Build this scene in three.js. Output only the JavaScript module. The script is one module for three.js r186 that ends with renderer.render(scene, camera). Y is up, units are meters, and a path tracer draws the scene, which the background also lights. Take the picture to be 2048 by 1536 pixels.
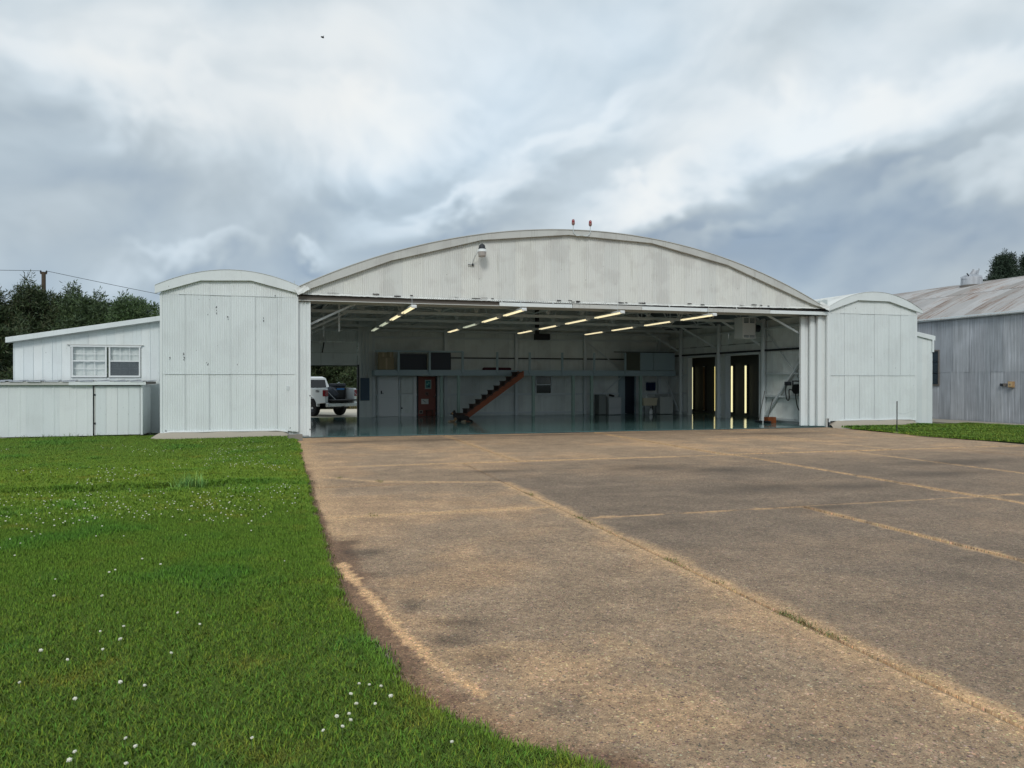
import * as THREE from 'three';
import { mergeGeometries } from 'three/addons/utils/BufferGeometryUtils.js';
import { RoundedBoxGeometry } from 'three/addons/geometries/RoundedBoxGeometry.js';
import { TextGeometry } from 'three/addons/geometries/TextGeometry.js';
import { FontLoader } from 'three/addons/loaders/FontLoader.js';
import { MarchingCubes } from 'three/addons/objects/MarchingCubes.js';
import { RectAreaLightUniformsLib } from 'three/addons/lights/RectAreaLightUniformsLib.js';

// World: metres, y up. The hangar's front is the plane z = -25.4, its length runs along x, its depth along -z.
const scene = new THREE.Scene();
const camera = new THREE.PerspectiveCamera(53.07, 4 / 3, 0.05, 2000);
camera.rotation.order = 'YXZ';
camera.position.set(0, 1.85, 0);
camera.rotation.set(THREE.MathUtils.degToRad(-0.298), THREE.MathUtils.degToRad(-16.2745), 0);

// ---------- noise ----------
function rng(seed) { let s = seed >>> 0; return () => { s = (s + 0x6D2B79F5) >>> 0; let t = s; t = Math.imul(t ^ (t >>> 15), t | 1); t ^= t + Math.imul(t ^ (t >>> 7), t | 61); return ((t ^ (t >>> 14)) >>> 0) / 4294967296; }; }
const PERM = (() => { const r = rng(7), p = [...Array(256).keys()]; for (let i = 255; i > 0; i--) { const j = Math.floor(r() * (i + 1)); [p[i], p[j]] = [p[j], p[i]]; } return Uint8Array.from({ length: 512 }, (_, i) => p[i & 255]); })();
const fade = (t) => t * t * t * (t * (t * 6 - 15) + 10);
const lerp = (a, b, t) => a + (b - a) * t;
const clamp = (v, a = 0, b = 1) => Math.min(b, Math.max(a, v));
const smooth = (a, b, v) => { const t = clamp((v - a) / (b - a)); return t * t * (3 - 2 * t); };
const G2 = Array.from({ length: 16 }, (_, i) => [Math.cos(i * Math.PI / 8), Math.sin(i * Math.PI / 8)]);
// gradient noise, repeating every `per` units (0: not repeating)
function noise(x, y, per = 0) {
  const xi = Math.floor(x), yi = Math.floor(y), fx = x - xi, fy = y - yi;
  const w = per ? (v) => ((v % per) + per) % per : (v) => v & 255;
  const x0 = w(xi), x1 = w(xi + 1), y0 = w(yi), y1 = w(yi + 1);
  const g = (a, b, dx, dy) => { const h = G2[PERM[(PERM[a & 255] + b) & 255] & 15]; return h[0] * dx + h[1] * dy; };
  const u = fade(fx), v = fade(fy);
  return 1.4 * lerp(lerp(g(x0, y0, fx, fy), g(x1, y0, fx - 1, fy), u), lerp(g(x0, y1, fx, fy - 1), g(x1, y1, fx - 1, fy - 1), u), v);
}
function fbm(x, y, oct = 4, per = 0, gain = 0.5) { let s = 0, a = 1, f = 1, n = 0; for (let i = 0; i < oct; i++) { s += a * noise(x * f + i * 17, y * f + i * 31, per * f); n += a; a *= gain; f *= 2; } return s / n; }
function noise3(x, y, z) {
  const xi = Math.floor(x), yi = Math.floor(y), zi = Math.floor(z), fx = x - xi, fy = y - yi, fz = z - zi, u = fade(fx), v = fade(fy), w = fade(fz);
  const A = xi & 255, B = yi & 255, C = zi & 255, A1 = (A + 1) & 255, B1 = (B + 1) & 255, C1 = (C + 1) & 255;
  const g = (a, b, c, p, q, r) => { const h = PERM[PERM[PERM[a] + b] + c] & 15, s = h < 8 ? p : q, t = h < 4 ? q : h === 12 || h === 14 ? p : r; return (h & 1 ? -s : s) + (h & 2 ? -t : t); };
  return lerp(lerp(lerp(g(A, B, C, fx, fy, fz), g(A1, B, C, fx - 1, fy, fz), u), lerp(g(A, B1, C, fx, fy - 1, fz), g(A1, B1, C, fx - 1, fy - 1, fz), u), v), lerp(lerp(g(A, B, C1, fx, fy, fz - 1), g(A1, B, C1, fx - 1, fy, fz - 1), u), lerp(g(A, B1, C1, fx, fy - 1, fz - 1), g(A1, B1, C1, fx - 1, fy - 1, fz - 1), u), v), w);
}
function fbm3(x, y, z, oct) { let s = 0, a = 1, n = 0; for (let i = 0; i < oct; i++) { s += a * noise3(x + i * 13.7, y + i * 5.3, z); n += a; a *= 0.5; x *= 2.03; y *= 2.03; z *= 2.03; } return s / n; }
const s2l = (v) => { v /= 255; return v <= 0.04045 ? v / 12.92 : Math.pow((v + 0.055) / 1.055, 2.4); };
const l2s = (v) => 255 * (v <= 0.0031308 ? v * 12.92 : 1.055 * Math.pow(v, 1 / 2.4) - 0.055);

// ---------- sky: broken stratocumulus over thin blue, computed once for every direction ----------
function makeSky() {
  const W = 2560, H = 1280, data = new Float32Array(W * H * 4);
  const ramp = [[0, 112, 134, 160], [0.25, 153, 169, 185], [0.48, 182, 194, 202], [0.68, 206, 217, 224], [0.86, 226, 233, 237], [1.1, 240, 243, 243]].map(([t, ...c]) => [t, ...c.map(s2l)]);
  // cloud masses: azimuth and elevation in degrees, half widths, tilt, strength
  // broad lighter and darker regions, then heaped clouds with a bright top and a grey base: azimuth, elevation, half widths, tilt, strength
  const masses = [[-15, 13, 9, 4, 0.2, -0.13], [-3, 10.5, 8, 2.4, 0.1, -0.10], [9, 23, 9, 4, 0.2, 0.08], [30, 21.5, 9, 4, 0.1, 0.05], [44, 8.8, 14, 3.0, 0.05, -0.22], [31, 9.4, 8, 1.7, 0.1, -0.12], [1, 7.6, 5, 1.4, 0.1, -0.12], [-60, 16, 14, 3, 0.2, 0.08], [-100, 14, 16, 4, 0.2, -0.1], [95, 15, 15, 4, 0.2, 0.08], [140, 12, 16, 4, 0.2, -0.08], [-150, 16, 16, 4, 0.2, 0.08]];
  const heaps = [[41, 18.2, 10, 2.6, 0.03, 0.24], [27, 14.2, 5.5, 1.8, 0.36, 0.22], [7.5, 19, 8, 2.8, 0.08, 0.18], [12, 13.8, 6.5, 1.5, 0.22, 0.20], [-10.5, 20, 6.5, 2.6, 0.12, 0.17], [-7.5, 9.3, 4.5, 1.1, 0.15, 0.13], [1.6, 9.0, 1.3, 0.7, 0, 0.16], [20, 17.6, 5, 1.4, 0.35, 0.14], [47, 12.6, 6, 1.3, 0.15, 0.12], [33, 11.4, 5, 1.0, 0.2, 0.08],
    [-35, 17, 9, 2.6, 0.15, 0.2], [-52, 11, 8, 1.8, 0.1, 0.18], [-80, 18, 11, 2.8, 0.1, 0.2], [66, 15, 9, 2.4, 0.1, 0.2], [84, 10, 8, 1.8, 0.1, 0.16], [110, 17, 11, 2.6, 0.1, 0.2], [150, 14, 11, 2.4, 0.1, 0.18], [-125, 15, 11, 2.6, 0.1, 0.2], [-165, 12, 10, 2.2, 0.1, 0.18]];
  for (let j = 0; j < H; j++) {
    const el = ((j + 0.5) / H - 0.5) * Math.PI, elD = el * 180 / Math.PI, cy = Math.cos(el), sy = Math.sin(el);
    for (let i = 0; i < W; i++) {
      const o = (j * W + i) * 4; data[o + 3] = 1;
      if (el < -0.02) { data[o] = 0.24; data[o + 1] = 0.25; data[o + 2] = 0.24; continue; }
      const th = ((i + 0.5) / W - 0.5) * 2 * Math.PI, dx = cy * Math.cos(th), dz = cy * Math.sin(th), dy = sy * 1.45;
      const azD = Math.atan2(dx, -dz) * 180 / Math.PI;
      const w1 = fbm3(dx * 3.1, dy * 3.1, dz * 3.1, 3), w2 = fbm3(dx * 3.1 + 9, dy * 3.1, dz * 3.1, 3);
      const X = dx + 0.10 * w1, Y = dy + 0.10 * w2 - 0.12 * dx, Z = dz;
      const big = fbm3(X * 2.6, Y * 2.6, Z * 2.6, 3), mid = fbm3(X * 6 + 3, Y * 6, Z * 6, 6), up = fbm3(X * 6 + 3 - 0.10, Y * 6 + 0.30, Z * 6, 5), fine = fbm3(X * 26, Y * 26, Z * 26, 3), puff = fbm3(X * 14 + 7, Y * 14, Z * 14, 4) - fbm3(X * 14 + 6.9, Y * 14 + 0.34, Z * 14, 4);
      let B = 0.60 + 0.15 * smooth(8, 24, elD) - 0.10 * smooth(13, 4, elD) + 0.10 * big + 0.09 * mid + 0.20 * (mid - up) + 0.03 * fine + 0.10 * puff;
      for (const [a, e, sa, se, t, s] of masses) {
        let da = azD - a; if (da > 180) da -= 360; if (da < -180) da += 360;
        if (Math.abs(da) > sa * 3) continue;
        da += 5 * w1; const de = elD - e - t * da + 2.5 * w2 + 3.0 * mid;
        B += s * Math.exp(-(da * da) / (sa * sa) - (de * de) / (se * se) * (de > 0 && s > 0 ? 1.8 : 0.8));
      }
      for (const [a, e, sa, se, t, s] of heaps) {
        let da = azD - a; if (da > 180) da -= 360; if (da < -180) da += 360;
        if (Math.abs(da) > sa * 2.6) continue;
        da += 4 * w1; const de = (elD - e - t * da + 2.0 * w2 + 4.5 * mid + 1.6 * fine) / se, top = de > 0 ? Math.exp(-de * de * 5) : Math.exp(-de * de * 0.9), base = Math.exp(-((de + 1.9) ** 2));
        B += 1.7 * s * Math.exp(-(da * da) / (sa * sa)) * (top - 0.62 * base);
      }
      B = clamp(B, 0, 1.1);
      let n = 1; while (n < ramp.length - 1 && ramp[n][0] < B) n++;
      const A = ramp[n - 1], C = ramp[n], t = clamp((B - A[0]) / (C[0] - A[0])), blue = 0.07 * clamp(0.4 + 1.2 * w2);   // thin places let the blue through
      data[o] = lerp(A[1], C[1], t) * (1 - blue); data[o + 1] = lerp(A[2], C[2], t); data[o + 2] = lerp(A[3], C[3], t) * (1 + blue);
    }
  }
  const t = new THREE.DataTexture(data, W, H, THREE.RGBAFormat, THREE.FloatType);
  t.mapping = THREE.EquirectangularReflectionMapping; t.magFilter = t.minFilter = THREE.LinearFilter; t.wrapS = THREE.RepeatWrapping; t.needsUpdate = true;
  return t;
}
const skyTexture = makeSky();
scene.background = skyTexture; scene.environment = skyTexture;

// ---------- sun: behind cloud, so weak and very soft; it stands behind the camera's left shoulder ----------
const sun = new THREE.DirectionalLight(new THREE.Color(1, 0.96, 0.9), 1.32);
sun.position.set(-14, 42, 30); sun.target.position.set(8, 0, -20);
sun.castShadow = true; sun.shadow.radius = 30; sun.shadow.mapSize.set(2048, 2048);
Object.assign(sun.shadow.camera, { left: -50, right: 50, top: 50, bottom: -50, near: 1, far: 160 });
scene.add(sun, sun.target);
RectAreaLightUniformsLib.init();

const renderer = new THREE.WebGLRenderer({ antialias: true });
renderer.toneMapping = THREE.LinearToneMapping; renderer.toneMappingExposure = 1.0;
renderer.shadowMap.enabled = true; renderer.setSize(1024, 768);

// ---------- helpers ----------
const used = {};
function numbered(n) { used[n] = (used[n] ?? -1) + 1; return used[n] ? n + '_' + String(used[n]).padStart(3, '0') : n; }
function tag(o, label, category, group, kind) { if (label) o.userData.label = label; if (category) o.userData.category = category; if (group) o.userData.group = group; if (kind) o.userData.kind = kind; return o; }
function thing(name, label, category, pos = [0, 0, 0], turn = 0, group) { const o = new THREE.Group(); o.name = numbered(name); o.position.set(...pos); o.rotation.y = turn; scene.add(o); return tag(o, label, category, group); }
function part(name, geo, mat, parent, label) { const m = new THREE.Mesh(Array.isArray(geo) ? (geo.length > 1 ? mergeGeometries(geo.map((g) => g.index ? g.toNonIndexed() : g)) : geo[0]) : geo, mat); m.name = name; m.castShadow = m.receiveShadow = true; if (label) m.userData.label = label; parent.add(m); return m; }
function sub(name, parent) { const g = new THREE.Group(); g.name = name; parent.add(g); return g; }
function solo(name, geo, mat, label, category, group) { const m = part(numbered(name), geo, mat, scene); return tag(m, label, category, group); }
function structure(name, geo, mat) { const m = part(name, geo, mat, scene); m.userData.kind = 'structure'; return m; }
const V = (x, y, z) => new THREE.Vector3(x, y, z);
// box from corner to corner
function bx(x0, x1, y0, y1, z0, z1) { const g = new THREE.BoxGeometry(Math.abs(x1 - x0), Math.abs(y1 - y0), Math.abs(z1 - z0)); g.translate((x0 + x1) / 2, (y0 + y1) / 2, (z0 + z1) / 2); return g; }
// the same with rounded edges
function rbx(x0, x1, y0, y1, z0, z1, r = 0.01) { const g = new RoundedBoxGeometry(Math.abs(x1 - x0), Math.abs(y1 - y0), Math.abs(z1 - z0), 2, r); g.translate((x0 + x1) / 2, (y0 + y1) / 2, (z0 + z1) / 2); return g; }
function beam(a, b, w, h = w) { const A = V(...a), B = V(...b), d = B.clone().sub(A), g = new THREE.BoxGeometry(w, h, d.length()); const m = new THREE.Matrix4().lookAt(A, B, Math.abs(d.y) > 0.999 * d.length() ? V(1, 0, 0) : V(0, 1, 0)); m.setPosition(A.add(B).multiplyScalar(0.5)); return g.applyMatrix4(m); }
function rod(a, b, r, r2 = r, seg = 8) { const A = V(...a), B = V(...b), d = B.clone().sub(A), g = new THREE.CylinderGeometry(r2, r, d.length(), seg); g.applyMatrix4(new THREE.Matrix4().makeRotationFromQuaternion(new THREE.Quaternion().setFromUnitVectors(V(0, 1, 0), d.clone().normalize()))); const c = A.add(B).multiplyScalar(0.5); return g.translate(c.x, c.y, c.z); }
function tube(pts, r, n = 24, seg = 6) { return new THREE.TubeGeometry(new THREE.CatmullRomCurve3(pts.map((p) => V(...p))), n, r, seg); }
function lathe(pts, seg = 18) { return new THREE.LatheGeometry(pts.map(([x, y]) => new THREE.Vector2(x, y)), seg); }
function prism(pts, depth, bevel = 0) { const g = new THREE.ExtrudeGeometry(new THREE.Shape(pts.map(([x, y]) => new THREE.Vector2(x, y))), { depth, bevelEnabled: bevel > 0, bevelThickness: bevel, bevelSize: bevel, bevelSegments: 2 }); return g; }
function atp(g, x, y, z, ry = 0) { if (ry) g.rotateY(ry); return g.translate(x, y, z); }
// corrugated sheet in the xy plane from x0 to x1 between the curves yb(x) and yt(x)
function sheet(x0, x1, yb, yt, { pitch = 0.068, amp = 0.009, seg = 6, rows = 1, shape = 'wave' } = {}) {
  const B = typeof yb === 'function' ? yb : () => yb, T = typeof yt === 'function' ? yt : () => yt, xs = [];
  if (shape === 'wave') { const n = Math.max(6, Math.round((x1 - x0) / pitch * seg)); for (let i = 0; i <= n; i++) { const x = lerp(x0, x1, i / n); xs.push([x, amp * Math.sin(x / pitch * 2 * Math.PI)]); } }
  else { // flat pan with raised ribs every pitch
    xs.push([x0, 0]); for (let x = Math.ceil(x0 / pitch) * pitch + pitch / 2; x < x1 - 0.05; x += pitch) xs.push([x - 0.035, 0], [x - 0.018, amp], [x + 0.018, amp], [x + 0.035, 0]); xs.push([x1, 0]); }
  const pos = [], uv = [], idx = [];
  for (let r = 0; r <= rows; r++) for (const [x, z] of xs) { const y = lerp(B(x), T(x), r / rows); pos.push(x, y, z); uv.push(x, y); }
  const n = xs.length; for (let r = 0; r < rows; r++) for (let i = 0; i < n - 1; i++) { const a = r * n + i, b = a + 1, c = a + n, d = c + 1; idx.push(a, b, d, a, d, c); }
  const g = new THREE.BufferGeometry(); g.setAttribute('position', new THREE.Float32BufferAttribute(pos, 3)); g.setAttribute('uv', new THREE.Float32BufferAttribute(uv, 2)); g.setIndex(idx); g.computeVertexNormals();
  return shape === 'wave' ? g : (() => { const f = g.toNonIndexed(); f.computeVertexNormals(); return f; })();
}
// piecewise linear curve through points
function poly(pts) { return (x) => { let i = 1; while (i < pts.length - 1 && pts[i][0] < x) i++; const [a, b] = [pts[i - 1], pts[i]]; return lerp(a[1], b[1], (x - a[0]) / (b[0] - a[0])); }; }

// ---------- textures: colour, grain and wear only ----------
function texture(size, metres, fn, srgb = true) {
  const d = new Uint8Array(size * size * 4);
  for (let j = 0; j < size; j++) for (let i = 0; i < size; i++) { const c = fn(i / size, j / size, i, j), o = (j * size + i) * 4; d[o] = clamp(c[0], 0, 255); d[o + 1] = clamp(c[1], 0, 255); d[o + 2] = clamp(c[2], 0, 255); d[o + 3] = 255; }
  const t = new THREE.DataTexture(d, size, size); t.wrapS = t.wrapT = THREE.RepeatWrapping; t.magFilter = THREE.LinearFilter; t.minFilter = THREE.LinearMipmapLinearFilter; t.generateMipmaps = true; t.repeat.set(1 / metres, 1 / metres);
  if (srgb) t.colorSpace = THREE.SRGBColorSpace; t.needsUpdate = true; return t;
}
// old white paint on iron: chalky patches, thin vertical runs of dirt, flecks where it has come off
function paintTexture(seed, base, dirt, patch) {
  const r = rng(seed), flecks = Array.from({ length: 16 }, () => [r(), r(), 0.0005 + r() * 0.0012, 0.001 + r() * 0.005 * r()]);
  const o = seed * 13.7;
  return texture(1024, 5, (u, v) => {
    const p = smooth(-0.05, 0.28, fbm(u * 6 + o, v * 6, 4, 6)) * patch, run = smooth(0.15, 0.75, fbm(u * 120 + o, v * 4, 3, 120) + 0.25 * fbm(u * 8, v * 3 + o, 2, 8)) * dirt, gr = fbm(u * 160, v * 160 + o, 2, 160) * 5, pan = 4 * noise(u * 8 + o, v * 3, 8);
    let k = 0, wob = 0.0012 * noise(u * 200, v * 200, 200);
    for (const f of flecks) { const dx = Math.abs(u - f[0]) + wob, dy = Math.abs(v - f[1]) + wob; if (dx < f[2] && dy < f[3]) k = 0.75; }
    let c = base.map((b, n) => b + gr + pan - p * [9, 10, 10][n] - run * [26, 27, 30][n]);
    return k ? c.map((b, n) => lerp(b, [92, 90, 92][n], k)) : c;
  });
}
const T = {
  paint: paintTexture(3, [228, 233, 233], 0.55, 0.45), paintGable: paintTexture(11, [223, 224, 220], 0.9, 1.1), paintInner: paintTexture(5, [226, 230, 228], 0.8, 1),
  galv: texture(1024, 5, (u, v) => { const s = fbm(u * 90, v * 3, 4, 90), p = fbm(u * 7, v * 5, 4, 7), w = smooth(0.1, 0.6, fbm(u * 40 + 9, v * 2, 3, 40)), g = fbm(u * 220, v * 220, 2, 220); const c = 184 + 34 * s + 20 * p + 26 * w + 8 * g; return [c * 0.97, c * 0.985, c * 1.01]; }),
  rust: texture(1024, 6, (u, v) => { const st = fbm(u * 70, v * 4, 4, 70), p = fbm(u * 5 + 4, v * 5, 5, 5), k = 0.75 * smooth(-0.02, 0.5, 0.75 * st + 0.75 * p + 0.12 * fbm(u * 120, v * 60, 2, 120)), g = 10 * fbm(u * 200, v * 200, 2, 200), b = 186 + 22 * p + g; return [lerp(b, 132, k), lerp(b, 103, k), lerp(b * 0.99, 86, k)]; }),
  rough: texture(512, 2, (u, v) => { const c = 140 + 80 * fbm(u * 8, v * 8, 5, 8); return [c, c, c]; }, false),
  wood: texture(512, 2, (u, v) => { const g = fbm(u * 3, v * 50, 4, 3), c = 1 + 0.25 * g; return [158 * c, 88 * c, 48 * c]; }),
};
const col = (r, g, b) => new THREE.Color().setRGB(s2l(r), s2l(g), s2l(b));
const std = (c, roughness = 0.7, o = {}) => new THREE.MeshStandardMaterial({ color: Array.isArray(c) ? col(...c) : c, roughness, side: THREE.DoubleSide, ...o });
const tint = (map, r, g, b, roughness = 0.6, o = {}) => std(new THREE.Color(r, g, b), roughness, { map, ...o });
const M = {
  paint: [tint(T.paint, 0.96, 0.98, 0.985, 0.5), tint(T.paint, 0.93, 0.955, 0.965, 0.5), tint(T.paint, 0.99, 1, 1, 0.5)],
  gable: [tint(T.paintGable, 0.97, 0.98, 0.98, 0.55), tint(T.paintGable, 0.93, 0.945, 0.95, 0.55), tint(T.paintGable, 0.99, 1, 0.99, 0.55)],
  trim: tint(T.paintGable, 0.76, 0.77, 0.77, 0.6), trimWhite: tint(T.paint, 0.97, 0.985, 0.99, 0.45),
  inner: [tint(T.paintInner, 0.93, 0.96, 0.96, 0.6), tint(T.paintInner, 0.88, 0.91, 0.91, 0.6), tint(T.paintInner, 0.97, 1, 0.99, 0.6)],
  galv: [tint(T.galv, 0.86, 0.87, 0.89, 0.6, { metalness: 0.12 }), tint(T.galv, 0.76, 0.78, 0.8, 0.6, { metalness: 0.12 }), tint(T.galv, 0.95, 0.96, 0.97, 0.6, { metalness: 0.12 })],
  rust: [tint(T.rust, 0.78, 0.76, 0.76, 0.7), tint(T.rust, 0.64, 0.6, 0.58, 0.7), tint(T.rust, 0.88, 0.87, 0.88, 0.7)],
  steel: std([206, 214, 216], 0.5), steelGreen: std([150, 176, 168], 0.55), mezz: std([150, 170, 178], 0.5), dark: std([38, 42, 48], 0.6), black: std([16, 17, 20], 0.5), rubber: std([22, 22, 24], 0.85),
  weathered: std([110, 104, 98], 0.85), tar: std([44, 40, 38], 0.9), roofUnder: std([120, 128, 132], 0.7), white: std([222, 226, 226], 0.4), concrete: std([168, 160, 146], 0.9, { bumpMap: T.rough, bumpScale: 0.01 }),
};

// ================= GROUND =================
const edgePts = [[-30, 0.3], [-24.6, 0.22], [-18.4, 0.27], [-14.7, 0.33], [-12.2, 0.33], [-9.8, 0.38], [-8.35, 0.38], [-6.76, 0.43], [-5.77, 0.51], [-5.11, 0.58], [-4.66, 0.65], [-4.18, 0.81], [-3.86, 0.95], [-3.61, 1.12], [-3.43, 1.31], [-3.0, 1.6], [-2.4, 2.0], [-1, 2.9], [2, 4.6], [9, 9]];
const edgeLine = poly(edgePts);
const lawnEdge = (z) => edgeLine(z) + 0.075 * fbm(z * 2.3, 3, 3) + 0.035 * noise(z * 9, 8);
const lawnHeight = (x, z) => 0.035 + 0.03 * fbm(x * 0.5, z * 0.5, 3) + 0.012 * noise(x * 3, z * 3)
  + 0.055 * smooth(-13.72, -14.0, z + 0.12 * noise(x * 1.6, 4)) * smooth(-19, -15, z) * smooth(-7, -3.4, x) * smooth(0.1, -0.7, x) - 0.03 * Math.exp(-(((z + 13.62) / 0.22) ** 2)) * smooth(-3.6, -2.6, x) * smooth(-0.6, -1.3, x);

const soil = texture(1024, 3, (u, v) => { const n = fbm(u * 12, v * 12, 5, 12), m = fbm(u * 60, v * 60, 3, 60), k = smooth(-0.2, 0.5, n); return [lerp(36, 60, k) + 20 * m, lerp(52, 72, k) + 22 * m, lerp(16, 30, k) + 10 * m]; });
const soilMat = std(new THREE.Color(1, 1, 1), 0.95, { map: soil });
{
  const g = new THREE.PlaneGeometry(1600, 1600, 1, 1); g.rotateX(-Math.PI / 2); g.translate(0, -0.12, -300);
  const uv = g.attributes.uv; for (let i = 0; i < 4; i++) uv.setXY(i, uv.getX(i) * 1600, uv.getY(i) * 1600);
  structure('ground', g, soilMat);
}
// concrete: brown cement with pale and dark stones showing through the worn face
const CON = (() => {
  const N = 2048, c = new Float32Array(N * N * 3), h = new Float32Array(N * N), r = rng(21);
  for (let j = 0; j < N; j++) for (let i = 0; i < N; i++) {
    const u = i / N, v = j / N, n = fbm(u * 10, v * 10, 3, 10), f = noise(u * 300, v * 300, 300), m = fbm(u * 70, v * 70, 3, 70), k = 1 + 0.12 * n + 0.13 * f + 0.26 * m, o = (j * N + i) * 3;
    c[o] = 145 * k; c[o + 1] = 123 * k; c[o + 2] = 100 * k; h[j * N + i] = 0.5 + 0.2 * f;
  }
  for (let s = 0; s < 165000; s++) {
    const x = r() * N, y = r() * N, big = s > 150000, a = (big ? 2.4 + r() * 3.2 : 0.8 + r() * 1.3), b = a * (0.45 + r() * 0.5), t = r() * 3.14, k = r(), ct = Math.cos(t), st = Math.sin(t);
    const q = k < 0.42 ? [186 + 40 * r(), 162 + 34 * r(), 132 + 34 * r()] : k < 0.8 ? [66 + 26 * r(), 56 + 22 * r(), 50 + 20 * r()] : [128, 98, 78];
    const w = Math.ceil(a); for (let dy = -w; dy <= w; dy++) for (let dx = -w; dx <= w; dx++) { const p = (dx * ct + dy * st) / a, m = (-dx * st + dy * ct) / b; if (p * p + m * m > 1) continue; const i = ((x + dx) % N + N) % N | 0, j = ((y + dy) % N + N) % N | 0, o = (j * N + i) * 3; for (let n = 0; n < 3; n++) c[o + n] = lerp(c[o + n], q[n], big ? 0.62 : 0.8); h[j * N + i] = k < 0.42 ? 0.95 : 0.3; }
  }
  const map = texture(N, 4, (u, v, i, j) => { const o = (j * N + i) * 3; return [c[o], c[o + 1], c[o + 2]]; });
  const bump = texture(N, 4, (u, v, i, j) => { const q = 255 * h[j * N + i]; return [q, q, q]; }, false);
  return std(new THREE.Color(1, 1, 1), 0.88, { map, bumpMap: bump, bumpScale: 0.004, vertexColors: true });
})();
// joints (for the sand that lies along them), as segments x0,z0,x1,z1 and the reach of the sand
const joints = [[3.76, -13.4, 3.76, 0, 0.13], [0, -10.57, 3.76, -10.57, 0.14], [3.76, -9.62, 20, -9.62, 0.045], [0.3, -15.4, 1.6, -14.1, 0.08], [1.6, -14.1, 3.76, -13.4, 0.07], [0, -16.75, 9, -16.75, 0.12], [9, -16.75, 20.3, -16.75, 0.05], [5.02, -25.4, 5.02, -16.75, 0.12], [10.42, -25.4, 10.42, -16.75, 0.14], [10.58, -16.75, 10.58, -9.62, 0.07], [7.24, -9.62, 7.24, 0, 0.055], [10.58, -9.62, 10.58, 0, 0.08], [15.4, -25.4, 15.4, -16.75, 0.06], [14, -16.75, 14, -9.6, 0.05]];
const segDist = (x, z, s) => { const dx = s[2] - s[0], dz = s[3] - s[1], t = clamp(((x - s[0]) * dx + (z - s[1]) * dz) / (dx * dx + dz * dz)); return Math.hypot(x - s[0] - t * dx, z - s[1] - t * dz); };
const sandTrail = [[0.52, -7.9], [0.56, -7.4], [0.65, -6.78], [0.78, -5.81], [0.89, -5.12], [0.98, -4.73], [1.11, -4.37]];
const wetSpots = [[0.87, -8.33, 0.17, 0.2], [0.68, -8.9, 0.14, 0.22], [0.98, -6.25, 0.10, 0.26], [1.29, -5.72, 0.2, 0.10], [1.24, -5.02, 0.2, 0.16], [1.1, -5.35, 0.16, 0.14], [0.62, -8.4, 0.1, 0.3], [7.25, -14.8, 0.9, 0.5], [8.6, -13.95, 0.8, 0.5], [7.9, -11.5, 1.0, 0.5], [7.4, -9.45, 0.55, 0.3], [9.6, -11.2, 1.0, 0.35], [4.36, -23.4, 1.6, 0.5], [1.8, -23.3, 0.9, 0.45], [3.9, -15.1, 0.7, 0.25], [14.3, -13.8, 1.5, 0.45], [12.6, -12.2, 1.3, 0.3], [9, -24.6, 4, 0.35], [16, -23, 2, 0.5]];
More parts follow.
